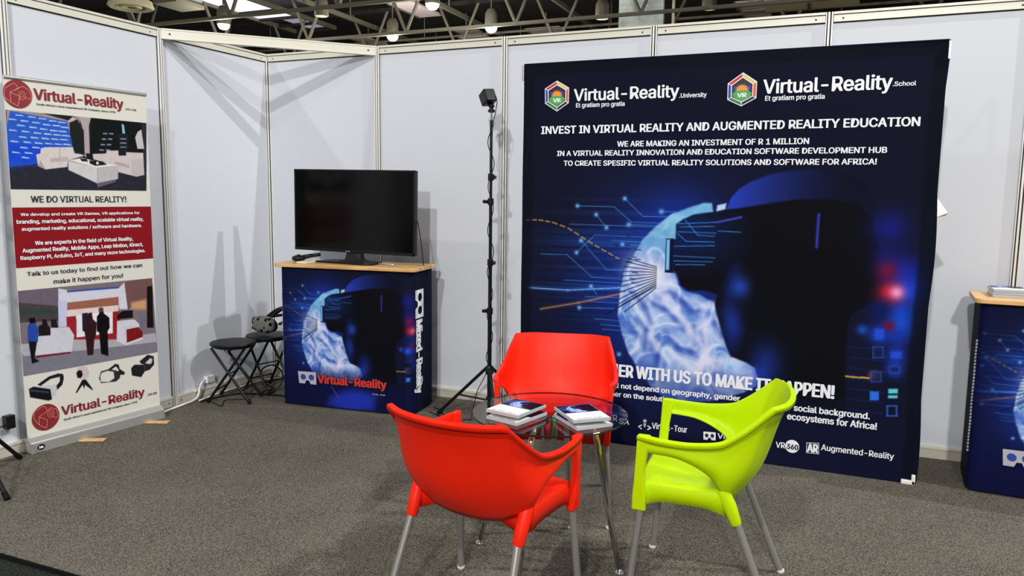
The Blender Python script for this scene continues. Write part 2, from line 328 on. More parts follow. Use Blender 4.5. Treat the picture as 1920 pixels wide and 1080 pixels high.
ART={'brain': [(1.007, 1.399), (1.069, 1.42), (1.109, 1.418), (1.117, 1.375), (1.014, 1.358), (0.957, 1.333), (0.923, 1.303), (0.92, 1.22), (0.885, 1.207), (0.897, 1.04), (0.927, 1.02), (0.948, 0.958), (0.987, 0.927), (1.061, 0.914), (1.144, 0.874), (1.177, 0.766), (1.223, 0.636), (1.248, 0.584), (1.334, 0.556), (1.38, 0.531), (1.409, 0.445), (1.328, 0.391), (1.144, 0.319), (0.936, 0.294), (0.827, 0.351), (0.736, 0.461), (0.674, 0.556), (0.633, 0.663), (0.607, 0.77), (0.616, 0.896), (0.634, 1.021), (0.679, 1.099), (0.737, 1.208), (0.81, 1.285), (0.897, 1.356)], 'dome': [(1.189, 1.39), (1.209, 1.448), (1.249, 1.497), (1.302, 1.534), (1.395, 1.573), (1.499, 1.595), (1.629, 1.603), (1.756, 1.589), (1.858, 1.536), (1.912, 1.448), (1.932, 1.328), (1.563, 1.375), (1.349, 1.393)], 'chip': [(1.141, 1.41), (1.188, 1.422), (1.184, 1.39), (1.137, 1.375)], 'headset': [(0.923, 1.303), (1.014, 1.355), (1.142, 1.375), (1.294, 1.403), (1.429, 1.428), (1.56, 1.447), (1.714, 1.449), (1.84, 1.423), (1.913, 1.355), (1.938, 1.234), (1.957, 1.127), (1.984, 1.087), (1.99, 1.02), (1.968, 0.95), (1.909, 0.905), (1.849, 0.873), (1.827, 0.815), (1.824, 0.689), (1.831, 0.49), (1.843, 0.291), (1.628, 0.175), (1.439, 0.239), (1.409, 0.445), (1.38, 0.531), (1.334, 0.556), (1.248, 0.584), (1.223, 0.636), (1.177, 0.766), (1.15, 0.869), (1.162, 0.923), (1.089, 0.939), (1.002, 0.934), (0.959, 0.962), (0.933, 1.029), (0.915, 1.04), (0.908, 1.214), (0.926, 1.22)], 'lens': [(0.873, 1.215), (0.89, 1.216), (0.891, 1.045), (0.873, 1.044)], 'lensframe': [(0.869, 1.221), (0.911, 1.223), (0.915, 1.028), (0.867, 1.029)], 'lines': [[(0.346, 1.394), (0.565, 1.392), (0.669, 1.307), (0.866, 1.306)], [(0.626, 1.44), (0.734, 1.341), (0.918, 1.342)], [(0.46, 1.346), (0.523, 1.272)], [(0.301, 1.287), (0.824, 1.283)], [(0.346, 1.121), (0.455, 1.227), (0.76, 1.224)], [(0.372, 1.193), (0.53, 1.028), (0.655, 1.031)], [(0.123, 1.104), (0.287, 1.107), (0.444, 0.981), (0.611, 0.979)], [(0.559, 1.199), (0.783, 1.196)], [(0.62, 1.179), (0.762, 1.173)], [(0.837, 1.37), (0.917, 1.37)], [(0.653, 1.293), (0.823, 1.291)], [(0.272, 0.955), (0.612, 0.955)], [(0.44, 0.927), (0.476, 0.881)], [(0.372, 0.796), (0.616, 0.805)], [(0.43, 0.838), (0.615, 0.839)], [(0.406, 0.865), (0.615, 0.87)], [(0.504, 0.706), (0.631, 0.704)], [(0.468, 0.737), (0.618, 0.735)], [(0.516, 0.678), (0.632, 0.679)]], 'hlines': [[(0.93, 1.304), (1.139, 1.318)], [(0.942, 1.287), (1.129, 1.295)], [(0.972, 1.325), (1.043, 1.244)], [(0.932, 1.249), (0.982, 1.208)], [(0.982, 1.208), (1.133, 1.21)], [(1.043, 1.244), (1.132, 1.242)], [(0.932, 1.26), (1.141, 1.259)], [(0.903, 1.178), (1.134, 1.19)], [(0.905, 1.124), (1.142, 1.123)], [(0.928, 1.077), (1.087, 1.082)], [(0.906, 1.097), (1.127, 1.1)], [(1.151, 1.271), (1.272, 1.267)]], 'dots': [(0.346, 1.394), (0.626, 1.44), (0.46, 1.346), (0.346, 1.121), (0.372, 1.193), (0.62, 1.179), (0.44, 0.927), (0.372, 0.796), (0.523, 1.272), (0.931, 1.077), (1.153, 1.271), (0.619, 0.538), (1.251, 0.52), (0.837, 1.37), (0.653, 1.293)], 'dash': [(0.027, 1.305), (0.108, 1.307), (0.193, 1.295), (0.29, 1.264), (0.374, 1.215), (0.457, 1.168), (0.539, 1.126), (0.625, 1.083)], 'beamb': [(0.052, 0.898), (0.298, 0.896), (0.613, 0.928), (0.792, 0.947)], 'beamo': [(0.129, 0.772), (0.365, 0.825), (0.614, 0.892), (0.814, 0.934)], 'rays': [[(0.821, 0.973), (0.653, 1.1)], [(0.821, 0.973), (0.642, 1.08)], [(0.821, 0.973), (0.634, 1.052)], [(0.821, 0.973), (0.626, 1.024)], [(0.821, 0.973), (0.62, 0.996)], [(0.821, 0.973), (0.615, 0.964)], [(0.821, 0.973), (0.613, 0.934)], [(0.821, 0.973), (0.609, 0.9)], [(0.821, 0.973), (0.606, 0.86)], [(0.821, 0.973), (0.602, 0.829)], [(0.821, 0.973), (0.548, 0.775)], [(0.821, 0.973), (0.526, 0.762)], [(0.821, 0.973), (0.645, 0.79)]], 'swirl': [[(0.772, 0.86), (0.873, 0.822), (0.94, 0.772), (0.995, 0.721), (1.048, 0.747)], [(0.902, 0.923), (0.968, 0.873), (1.023, 0.822), (1.07, 0.836)], [(0.9, 0.659), (0.957, 0.608), (1.032, 0.593), (1.063, 0.617)], [(0.72, 0.756), (0.778, 0.693), (0.77, 0.58)], [(0.803, 0.617), (0.85, 0.542), (0.841, 0.463)], [(1.052, 0.649), (1.038, 0.725)], [(1.152, 0.766), (1.196, 0.694)], [(0.704, 0.889), (0.762, 0.826), (0.799, 0.739)], [(0.664, 0.729), (0.723, 0.655)], [(0.745, 1.002), (0.766, 1.058), (0.753, 1.113)]], 'white': [[(1.088, 0.805), (1.107, 0.719), (1.117, 0.611), (1.109, 0.545)], [(1.108, 0.556), (1.036, 0.494)], [(1.108, 0.556), (1.069, 0.486)], [(1.114, 0.556), (1.173, 0.507)], [(1.114, 0.556), (1.197, 0.553)], [(1.114, 0.556), (1.133, 0.481)], [(1.031, 0.887), (1.096, 0.848), (1.137, 0.862)], [(0.813, 0.962), (0.911, 0.967)], [(0.814, 0.929), (0.882, 0.878), (0.938, 0.816), (1.017, 0.712), (1.062, 0.661)], [(0.837, 0.586), (0.801, 0.661)]], 'bokeh': [(1.987, 1.31, 0.08625, (22, 28, 120)), (1.987, 1.164, 0.069, (20, 24, 90)), (2.062, 1.08, 0.08625, (22, 40, 170)), (2.081, 0.993, 0.069, (25, 70, 235)), (2.063, 0.879, 0.069, (20, 70, 215)), (2.063, 0.81, 0.057499999999999996, (25, 90, 235)), (2.012, 0.984, 0.057499999999999996, (220, 30, 40)), (2.041, 0.986, 0.0322, (250, 170, 220)), (1.992, 1.096, 0.05175, (110, 20, 60)), (1.977, 0.767, 0.048299999999999996, (30, 70, 230)), (2.066, 0.766, 0.05175, (20, 50, 170)), (1.97, 0.888, 0.057499999999999996, (14, 26, 90)), (1.896, 0.784, 0.0253, (30, 80, 190)), (2.063, 0.666, 0.046, (25, 60, 200)), (2.06, 0.591, 0.039099999999999996, (25, 70, 220)), (1.964, 0.551, 0.0207, (220, 120, 60)), (2.019, 0.812, 0.028749999999999998, (110, 15, 40))], 'sq': [[(1.954, 0.793), (1.997, 0.796), (2.0, 0.741), (1.958, 0.737)], [(1.952, 0.699), (1.998, 0.703), (2.002, 0.648), (1.956, 0.643)], [(1.952, 0.567), (1.996, 0.571), (1.999, 0.521), (1.955, 0.516)], [(2.036, 0.682), (2.088, 0.687), (2.091, 0.651), (2.038, 0.646)], [(2.036, 0.605), (2.081, 0.609), (2.083, 0.577), (2.038, 0.573)]], 'sq8': [[(1.951, 0.467), (1.993, 0.471), (1.996, 0.423), (1.954, 0.418)], [(2.036, 0.488), (2.08, 0.493), (2.081, 0.469), (2.038, 0.464)], [(2.037, 0.454), (2.08, 0.459), (2.081, 0.444), (2.038, 0.439)], [(2.036, 0.398), (2.078, 0.403), (2.082, 0.351), (2.039, 0.346)]], 'ydash': [(1.833, 0.533), (1.869, 0.533), (1.907, 0.535), (1.949, 0.538)], 'face': [], 'vline': [(1.655, 1.372), (1.654, 1.201)], 'vline2': [(1.144, 1.318), (1.269, 1.348)], 'facelit': [(1.216, 0.952), (1.242, 1.049), (1.251, 1.07), (1.237, 0.943), (1.201, 0.834), (1.234, 0.772), (1.287, 0.734), (1.261, 0.624), (1.23, 0.643)], 'shoulder': [(1.382, 0.531), (1.419, 0.525), (1.439, 0.488), (1.395, 0.453)], 'hex1': [(0.207, 2.113), (0.28, 2.07), (0.279, 1.984), (0.208, 1.938), (0.134, 1.985), (0.132, 2.071)], 'hex2': [(1.244, 2.107), (1.317, 2.057), (1.317, 1.972), (1.242, 1.932), (1.169, 1.968), (1.168, 2.053)], 'card': [(1.119, 0.139), (1.186, 0.142), (1.188, 0.096), (1.121, 0.093)], 'fig': [(0.745, 0.167), (0.825, 0.102)], 'circ360': [1.591, 0.118, 0.036], 'ar': [(1.662, 0.15), (1.724, 0.156), (1.727, 0.094), (1.663, 0.092)], 'ru_photo1': [(0.006, 1.87), (0.772, 1.867), (0.779, 1.451), (-0.011, 1.452)], 'ru_red': [(-0.007, 1.357), (0.783, 1.356), (0.788, 1.03), (-0.002, 1.031)], 'ru_photo2': [(-0.002, 0.909), (0.79, 0.907), (0.802, 0.437), (0.005, 0.44)], 'ru_logo1': [0.065, 1.954, 0.073], 'ru_logo2': [0.101, 0.182, 0.075], 'logolines1': [[(0.004, 1.978), (0.047, 2.009), (0.061, 1.999), (0.069, 1.986), (0.027, 1.957), (0.029, 1.908), (0.063, 1.891), (0.071, 1.933)], [(0.004, 1.978), (-0.004, 1.948), (0.0, 1.928), (0.029, 1.908)], [(0.027, 1.957), (0.075, 1.945), (0.074, 1.927)], [(0.069, 1.986), (0.092, 1.997), (0.123, 1.983), (0.135, 1.952), (0.128, 1.933), (0.1, 1.942)], [(0.027, 1.96), (0.071, 1.983)]], 'logolines2': [[(0.044, 0.227), (0.091, 0.249), (0.104, 0.237), (0.112, 0.215), (0.065, 0.193), (0.064, 0.145), (0.101, 0.12), (0.109, 0.163)], [(0.044, 0.227), (0.036, 0.2), (0.041, 0.18), (0.064, 0.145)], [(0.065, 0.193), (0.109, 0.163)], [(0.112, 0.215), (0.131, 0.23), (0.162, 0.213), (0.17, 0.176), (0.159, 0.164), (0.133, 0.181)]], 'logoring1': [0.086, 1.949, 0.03], 'logoring2': [0.129, 0.196, 0.028], 'bblogo': [0.03, 0.048], 'cf_card': [(0.14, 0.245), (0.278, 0.247), (0.281, 0.161), (0.147, 0.163)], 'cs_text': [[(0.053, 0.631), (0.177, 0.607), (0.152, 0.131), (0.035, 0.162)]], 'cs_card': [(0.025, 0.83), (0.17, 0.817), (0.177, 0.631), (0.04, 0.652)]}
PHOTO=[((38, 40, 52), 0.002, [(0.002, 1.876), (0.808, 1.876), (0.786, 1.445), (-0.019, 1.45)]), ((150, 140, 140), 0.002, [(0.006, 1.87), (0.392, 1.871), (0.385, 1.75), (-0.002, 1.746)]), ((35, 30, 30), 0.002, [(0.162, 1.871), (0.36, 1.871), (0.364, 1.831), (0.302, 1.844)]), ((185, 180, 180), 0.002, [(0.32, 1.833), (0.353, 1.864), (0.408, 1.803), (0.404, 1.777), (0.39, 1.833)]), ((30, 32, 34), 0.002, [(0.332, 1.828), (0.378, 1.851), (0.411, 1.79), (0.407, 1.665), (0.328, 1.654)]), ((40, 88, 190), 0.002, [(0.024, 1.863), (0.32, 1.834), (0.343, 1.693), (0.326, 1.62), (-0.012, 1.569), (-0.009, 1.746)]), ((25, 70, 200), 0.02, [(-0.003, 1.699), (0.293, 1.693), (0.326, 1.62), (-0.012, 1.569)]), ((16, 22, 20), 0.002, [(0.455, 1.867), (0.774, 1.867), (0.771, 1.674), (0.439, 1.651)]), ((170, 160, 160), 0.002, [(0.385, 1.871), (0.458, 1.868), (0.442, 1.818), (0.439, 1.644), (0.409, 1.643), (0.411, 1.79)]), ((190, 185, 185), 0.002, [(0.771, 1.825), (0.784, 1.709), (0.739, 1.706), (0.727, 1.774), (0.745, 1.809)]), ((120, 140, 170), 0.002, [(0.525, 1.786), (0.551, 1.787), (0.551, 1.779), (0.524, 1.778)]), ((120, 140, 170), 0.002, [(0.563, 1.789), (0.589, 1.789), (0.589, 1.781), (0.562, 1.781)]), ((120, 140, 170), 0.002, [(0.516, 1.754), (0.542, 1.754), (0.542, 1.746), (0.516, 1.746)]), ((120, 140, 170), 0.002, [(0.554, 1.757), (0.58, 1.757), (0.58, 1.749), (0.554, 1.749)]), ((120, 140, 170), 0.002, [(0.508, 1.722), (0.534, 1.722), (0.533, 1.714), (0.506, 1.714)]), ((120, 140, 170), 0.002, [(0.545, 1.724), (0.572, 1.725), (0.571, 1.717), (0.545, 1.716)]), ((120, 140, 170), 0.002, [(0.498, 1.69), (0.525, 1.69), (0.525, 1.682), (0.498, 1.682)]), ((120, 140, 170), 0.002, [(0.537, 1.692), (0.563, 1.692), (0.563, 1.684), (0.536, 1.684)]), ((130, 150, 180), 0.002, [(0.632, 1.761), (0.672, 1.762), (0.671, 1.755), (0.632, 1.754)]), ((130, 150, 180), 0.002, [(0.631, 1.736), (0.671, 1.738), (0.67, 1.731), (0.631, 1.73)]), ((130, 150, 180), 0.002, [(0.63, 1.712), (0.669, 1.713), (0.669, 1.707), (0.629, 1.706)]), ((28, 30, 34), 0.002, [(0.619, 1.79), (0.684, 1.792), (0.678, 1.673), (0.616, 1.673)]), ((140, 150, 170), 0.002, [(0.631, 1.762), (0.67, 1.763), (0.669, 1.758), (0.631, 1.756)]), ((140, 150, 170), 0.002, [(0.63, 1.738), (0.668, 1.739), (0.668, 1.733), (0.629, 1.732)]), ((140, 150, 170), 0.002, [(0.628, 1.713), (0.667, 1.714), (0.667, 1.709), (0.628, 1.708)]), ((130, 190, 230), 0.002, [(0.644, 1.848), (0.658, 1.843), (0.663, 1.793), (0.647, 1.792)]), ((190, 205, 235), 0.002, [(0.048, 1.847), (0.083, 1.846), (0.091, 1.841), (0.049, 1.841)]), ((190, 205, 235), 0.002, [(0.111, 1.844), (0.146, 1.843), (0.154, 1.838), (0.112, 1.838)]), ((190, 205, 235), 0.002, [(0.166, 1.84), (0.203, 1.839), (0.211, 1.834), (0.167, 1.834)]), ((190, 205, 235), 0.002, [(0.22, 1.833), (0.257, 1.832), (0.266, 1.827), (0.221, 1.826)]), ((190, 205, 235), 0.002, [(0.269, 1.829), (0.307, 1.828), (0.316, 1.823), (0.27, 1.823)]), ((190, 205, 235), 0.002, [(0.013, 1.823), (0.046, 1.822), (0.054, 1.817), (0.014, 1.817)]), ((190, 205, 235), 0.002, [(0.072, 1.82), (0.107, 1.819), (0.115, 1.814), (0.073, 1.813)]), ((190, 205, 235), 0.002, [(0.131, 1.816), (0.166, 1.815), (0.175, 1.81), (0.131, 1.81)]), ((190, 205, 235), 0.002, [(0.186, 1.81), (0.222, 1.809), (0.231, 1.803), (0.187, 1.803)]), ((190, 205, 235), 0.002, [(0.238, 1.809), (0.275, 1.808), (0.285, 1.802), (0.239, 1.802)]), ((190, 205, 235), 0.002, [(0.284, 1.803), (0.321, 1.802), (0.33, 1.796), (0.284, 1.797)]), ((190, 205, 235), 0.002, [(0.053, 1.795), (0.088, 1.793), (0.096, 1.788), (0.054, 1.788)]), ((190, 205, 235), 0.002, [(0.115, 1.79), (0.15, 1.788), (0.158, 1.783), (0.116, 1.783)]), ((190, 205, 235), 0.002, [(0.17, 1.785), (0.205, 1.783), (0.214, 1.778), (0.17, 1.778)]), ((190, 205, 235), 0.002, [(0.221, 1.781), (0.258, 1.78), (0.267, 1.774), (0.222, 1.774)]), ((190, 205, 235), 0.002, [(0.269, 1.78), (0.307, 1.779), (0.316, 1.773), (0.27, 1.774)]), ((190, 205, 235), 0.002, [(0.012, 1.766), (0.045, 1.765), (0.054, 1.76), (0.013, 1.76)]), ((190, 205, 235), 0.002, [(0.075, 1.765), (0.109, 1.763), (0.117, 1.758), (0.075, 1.758)]), ((190, 205, 235), 0.002, [(0.135, 1.761), (0.171, 1.759), (0.18, 1.754), (0.136, 1.754)]), ((190, 205, 235), 0.002, [(0.189, 1.76), (0.225, 1.759), (0.234, 1.753), (0.19, 1.753)]), ((190, 205, 235), 0.002, [(0.24, 1.759), (0.277, 1.757), (0.287, 1.752), (0.241, 1.752)]), ((190, 205, 235), 0.002, [(0.287, 1.758), (0.325, 1.756), (0.334, 1.751), (0.288, 1.751)]), ((190, 205, 235), 0.002, [(0.059, 1.734), (0.093, 1.733), (0.101, 1.727), (0.059, 1.728)]), ((190, 205, 235), 0.002, [(0.118, 1.736), (0.153, 1.734), (0.161, 1.728), (0.118, 1.729)]), ((190, 205, 235), 0.002, [(0.175, 1.735), (0.211, 1.733), (0.22, 1.727), (0.176, 1.728)]), ((190, 205, 235), 0.002, [(0.226, 1.735), (0.263, 1.733), (0.272, 1.728), (0.227, 1.728)]), ((190, 205, 235), 0.002, [(0.274, 1.735), (0.312, 1.734), (0.321, 1.728), (0.275, 1.729)]), ((190, 205, 235), 0.002, [(0.015, 1.709), (0.049, 1.707), (0.058, 1.701), (0.016, 1.702)]), ((190, 205, 235), 0.002, [(0.08, 1.709), (0.114, 1.707), (0.122, 1.701), (0.08, 1.702)]), ((190, 205, 235), 0.002, [(0.137, 1.708), (0.174, 1.706), (0.182, 1.7), (0.138, 1.701)]), ((190, 205, 235), 0.002, [(0.192, 1.708), (0.228, 1.706), (0.237, 1.701), (0.193, 1.702)]), ((190, 205, 235), 0.002, [(0.243, 1.708), (0.28, 1.706), (0.29, 1.701), (0.244, 1.702)]), ((190, 205, 235), 0.002, [(0.291, 1.71), (0.328, 1.708), (0.337, 1.702), (0.291, 1.703)]), ((190, 205, 235), 0.002, [(0.061, 1.679), (0.095, 1.677), (0.103, 1.671), (0.061, 1.672)]), ((190, 205, 235), 0.002, [(0.123, 1.683), (0.158, 1.681), (0.167, 1.675), (0.124, 1.676)]), ((190, 205, 235), 0.002, [(0.019, 1.652), (0.052, 1.649), (0.061, 1.644), (0.019, 1.645)]), ((190, 205, 235), 0.002, [(0.083, 1.652), (0.118, 1.65), (0.126, 1.644), (0.084, 1.645)]), ((190, 205, 235), 0.002, [(0.066, 1.627), (0.1, 1.624), (0.109, 1.618), (0.067, 1.62)]), ((205, 198, 196), 0.002, [(0.168, 1.677), (0.193, 1.684), (0.343, 1.693), (0.351, 1.659), (0.38, 1.657), (0.409, 1.649), (0.313, 1.619), (0.305, 1.581), (0.186, 1.563), (0.147, 1.581), (0.141, 1.642), (0.163, 1.648)]), ((180, 170, 170), 0.002, [(0.211, 1.624), (0.314, 1.638), (0.319, 1.614), (0.212, 1.602)]), ((165, 155, 155), 0.002, [(0.161, 1.612), (0.186, 1.564), (0.147, 1.581)]), ((150, 140, 142), 0.002, [(0.268, 1.687), (0.271, 1.687), (0.268, 1.633), (0.264, 1.632)]), ((200, 190, 190), 0.002, [(0.456, 1.661), (0.536, 1.668), (0.543, 1.685), (0.614, 1.689), (0.615, 1.659), (0.663, 1.662), (0.664, 1.682), (0.776, 1.684), (0.776, 1.55), (0.722, 1.538), (0.606, 1.562), (0.605, 1.592), (0.458, 1.632)]), ((170, 160, 160), 0.002, [(0.589, 1.625), (0.682, 1.605), (0.681, 1.587), (0.588, 1.608)]), ((188, 178, 180), 0.002, [(0.694, 1.636), (0.774, 1.65), (0.776, 1.55), (0.722, 1.538), (0.694, 1.554)]), ((222, 220, 218), 0.002, [(0.313, 1.619), (0.391, 1.635), (0.608, 1.599), (0.475, 1.581)]), ((200, 198, 200), 0.002, [(0.313, 1.616), (0.479, 1.581), (0.474, 1.492), (0.31, 1.565)]), ((180, 178, 182), 0.002, [(0.479, 1.581), (0.608, 1.599), (0.604, 1.521), (0.474, 1.492)]), ((95, 92, 110), 0.002, [(0.47, 1.492), (0.59, 1.518), (0.589, 1.504), (0.476, 1.469)]), ((25, 25, 28), 0.002, [(0.378, 1.632), (0.418, 1.63), (0.427, 1.616), (0.39, 1.616)]), ((28, 28, 30), 0.002, [(0.434, 1.624), (0.512, 1.621), (0.539, 1.603), (0.469, 1.593), (0.436, 1.605)]), ((220, 220, 220), 0.002, [(0.474, 1.616), (0.487, 1.617), (0.49, 1.604), (0.475, 1.601)]), ((24, 24, 30), 0.002, [(0.413, 1.662), (0.453, 1.664), (0.458, 1.625), (0.425, 1.63)]), ((120, 108, 115), 0.002, [(-0.008, 0.914), (0.796, 0.912), (0.813, 0.43), (0.0, 0.436)]), ((105, 92, 108), 0.002, [(-0.002, 0.909), (0.237, 0.908), (0.208, 0.801), (-0.006, 0.846)]), ((70, 62, 66), 0.002, [(-0.006, 0.846), (0.208, 0.801), (0.203, 0.716), (-0.007, 0.735)]), ((52, 66, 60), 0.002, [(-0.002, 0.817), (0.206, 0.782), (0.205, 0.759), (-0.004, 0.772)]), ((205, 205, 220), 0.002, [(0.214, 0.901), (0.264, 0.886), (0.571, 0.865), (0.61, 0.898), (0.624, 0.731), (0.569, 0.737), (0.567, 0.799), (0.259, 0.805), (0.252, 0.68), (0.205, 0.682)]), ((190, 195, 225), 0.002, [(0.209, 0.83), (0.26, 0.824), (0.252, 0.675), (0.205, 0.682)]), ((60, 80, 150), 0.002, [(0.262, 0.884), (0.571, 0.876), (0.571, 0.865), (0.261, 0.872)]), ((150, 95, 75), 0.002, [(0.26, 0.814), (0.568, 0.814), (0.565, 0.763), (0.257, 0.771)]), ((110, 80, 80), 0.002, [(0.61, 0.898), (0.796, 0.912), (0.801, 0.773), (0.624, 0.731)]), ((200, 150, 110), 0.01, [(0.648, 0.769), (0.75, 0.779), (0.746, 0.715), (0.645, 0.728)]), ((220, 205, 200), 0.002, [(0.257, 0.771), (0.565, 0.763), (0.562, 0.692), (0.254, 0.718)]), ((150, 35, 40), 0.002, [(0.25, 0.733), (0.304, 0.731), (0.301, 0.604), (0.247, 0.602)]), ((150, 30, 36), 0.002, [(0.526, 0.727), (0.569, 0.727), (0.567, 0.593), (0.521, 0.584)]), ((225, 225, 232), 0.002, [(0.309, 0.735), (0.526, 0.727), (0.519, 0.59), (0.301, 0.604)]), ((150, 35, 45), 0.002, [(0.281, 0.607), (0.54, 0.597), (0.538, 0.556), (0.411, 0.516), (0.286, 0.586)]), ((20, 18, 20), 0.002, [(0.759, 0.857), (0.794, 0.859), (0.792, 0.591), (0.746, 0.598)]), ((170, 165, 178), 0.002, [(-0.014, 0.616), (0.286, 0.596), (0.549, 0.554), (0.802, 0.557), (0.81, 0.491), (0.007, 0.547)]), ((118, 118, 132), 0.002, [(0.002, 0.539), (0.805, 0.497), (0.804, 0.437), (0.005, 0.44)]), ((200, 200, 212), 0.002, [(0.089, 0.647), (0.156, 0.641), (0.158, 0.684), (0.261, 0.673), (0.288, 0.621), (0.267, 0.525), (0.06, 0.538)]), ((110, 30, 50), 0.002, [(0.06, 0.54), (0.262, 0.529), (0.263, 0.519), (0.072, 0.526)]), ((38, 70, 160), 0.002, [(0.039, 0.71), (0.053, 0.727), (0.08, 0.721), (0.094, 0.684), (0.087, 0.614), (0.034, 0.627)]), ((15, 12, 14), 0.002, [(0.046, 0.751), (0.078, 0.754), (0.084, 0.723), (0.053, 0.722)]), ((20, 20, 28), 0.002, [(0.038, 0.626), (0.082, 0.617), (0.064, 0.528), (0.089, 0.504), (0.048, 0.498)]), ((28, 24, 26), 0.002, [(0.095, 0.702), (0.115, 0.709), (0.116, 0.737), (0.139, 0.734), (0.146, 0.7), (0.158, 0.684), (0.156, 0.641), (0.093, 0.646)]), ((30, 26, 30), 0.002, [(0.162, 0.731), (0.194, 0.726), (0.2, 0.677), (0.163, 0.683)]), ((205, 205, 215), 0.002, [(0.55, 0.668), (0.664, 0.662), (0.717, 0.602), (0.713, 0.528), (0.6, 0.509), (0.543, 0.545)]), ((120, 25, 30), 0.002, [(0.608, 0.607), (0.689, 0.611), (0.716, 0.581), (0.714, 0.544), (0.606, 0.524)]), ((25, 18, 20), 0.002, [(0.551, 0.698), (0.585, 0.725), (0.656, 0.721), (0.654, 0.674), (0.555, 0.677)]), ((110, 105, 125), 0.002, [(0.693, 0.68), (0.722, 0.697), (0.744, 0.662), (0.716, 0.581), (0.696, 0.594)]), ((30, 30, 60), 0.002, [(0.341, 0.741), (0.372, 0.742), (0.371, 0.623), (0.337, 0.638)]), ((48, 22, 26), 0.002, [(0.365, 0.703), (0.372, 0.737), (0.398, 0.741), (0.403, 0.698), (0.425, 0.675), (0.416, 0.606), (0.404, 0.577), (0.393, 0.488), (0.358, 0.489), (0.354, 0.585), (0.347, 0.646)]), ((16, 14, 18), 0.002, [(0.427, 0.71), (0.443, 0.728), (0.44, 0.758), (0.465, 0.76), (0.471, 0.724), (0.503, 0.695), (0.502, 0.633), (0.488, 0.615), (0.485, 0.462), (0.44, 0.485), (0.436, 0.613), (0.422, 0.625)]), ((85, 60, 80), 0.002, [(0.44, 0.758), (0.455, 0.764), (0.47, 0.755), (0.469, 0.735), (0.441, 0.735)]), ((20, 22, 30), 0.002, [(0.023, 0.361), (0.049, 0.369), (0.137, 0.336), (0.143, 0.276), (0.124, 0.271), (0.027, 0.312)]), ((60, 66, 80), 0.002, [(0.03, 0.356), (0.127, 0.323), (0.127, 0.314), (0.029, 0.347)]), ((195, 195, 200), 0.002, [(0.053, 0.368), (0.166, 0.354), (0.175, 0.332), (0.167, 0.295), (0.143, 0.281), (0.139, 0.335)]), ((28, 30, 38), 0.002, [(0.069, 0.375), (0.133, 0.409), (0.185, 0.416), (0.212, 0.408), (0.215, 0.383), (0.204, 0.346), (0.174, 0.323), (0.171, 0.348), (0.191, 0.368), (0.193, 0.395), (0.141, 0.393), (0.085, 0.364)]), ((200, 185, 188), 0.002, [(0.289, 0.393), (0.296, 0.426), (0.32, 0.433), (0.349, 0.424), (0.363, 0.393), (0.356, 0.359), (0.321, 0.351), (0.292, 0.367)]), ((25, 22, 22), 0.002, [(0.287, 0.398), (0.3, 0.412), (0.319, 0.407), (0.324, 0.38), (0.311, 0.363), (0.292, 0.369)]), ((22, 26, 24), 0.002, [(0.319, 0.351), (0.34, 0.35), (0.378, 0.283), (0.376, 0.276), (0.333, 0.318), (0.327, 0.294), (0.319, 0.321), (0.282, 0.279), (0.277, 0.285)]), ((45, 45, 48), 0.002, [(0.419, 0.341), (0.434, 0.379), (0.486, 0.384), (0.549, 0.356), (0.549, 0.314), (0.524, 0.298), (0.43, 0.308)]), ((212, 212, 208), 0.002, [(0.427, 0.35), (0.438, 0.37), (0.475, 0.375), (0.512, 0.361), (0.515, 0.321), (0.481, 0.305), (0.43, 0.316)]), ((30, 30, 32), 0.002, [(0.477, 0.381), (0.525, 0.408), (0.546, 0.399), (0.552, 0.371), (0.583, 0.344), (0.58, 0.329), (0.553, 0.334), (0.549, 0.314), (0.544, 0.368), (0.529, 0.391), (0.496, 0.377)]), ((32, 32, 36), 0.002, [(0.626, 0.362), (0.649, 0.379), (0.716, 0.366), (0.716, 0.323), (0.69, 0.291), (0.629, 0.314)]), ((36, 36, 40), 0.002, [(0.684, 0.394), (0.743, 0.426), (0.783, 0.408), (0.783, 0.354), (0.75, 0.327), (0.716, 0.323), (0.716, 0.366), (0.694, 0.376)]), ((200, 198, 192), 0.002, [(0.722, 0.376), (0.759, 0.402), (0.774, 0.388), (0.763, 0.363), (0.734, 0.368)])]
NP1=79

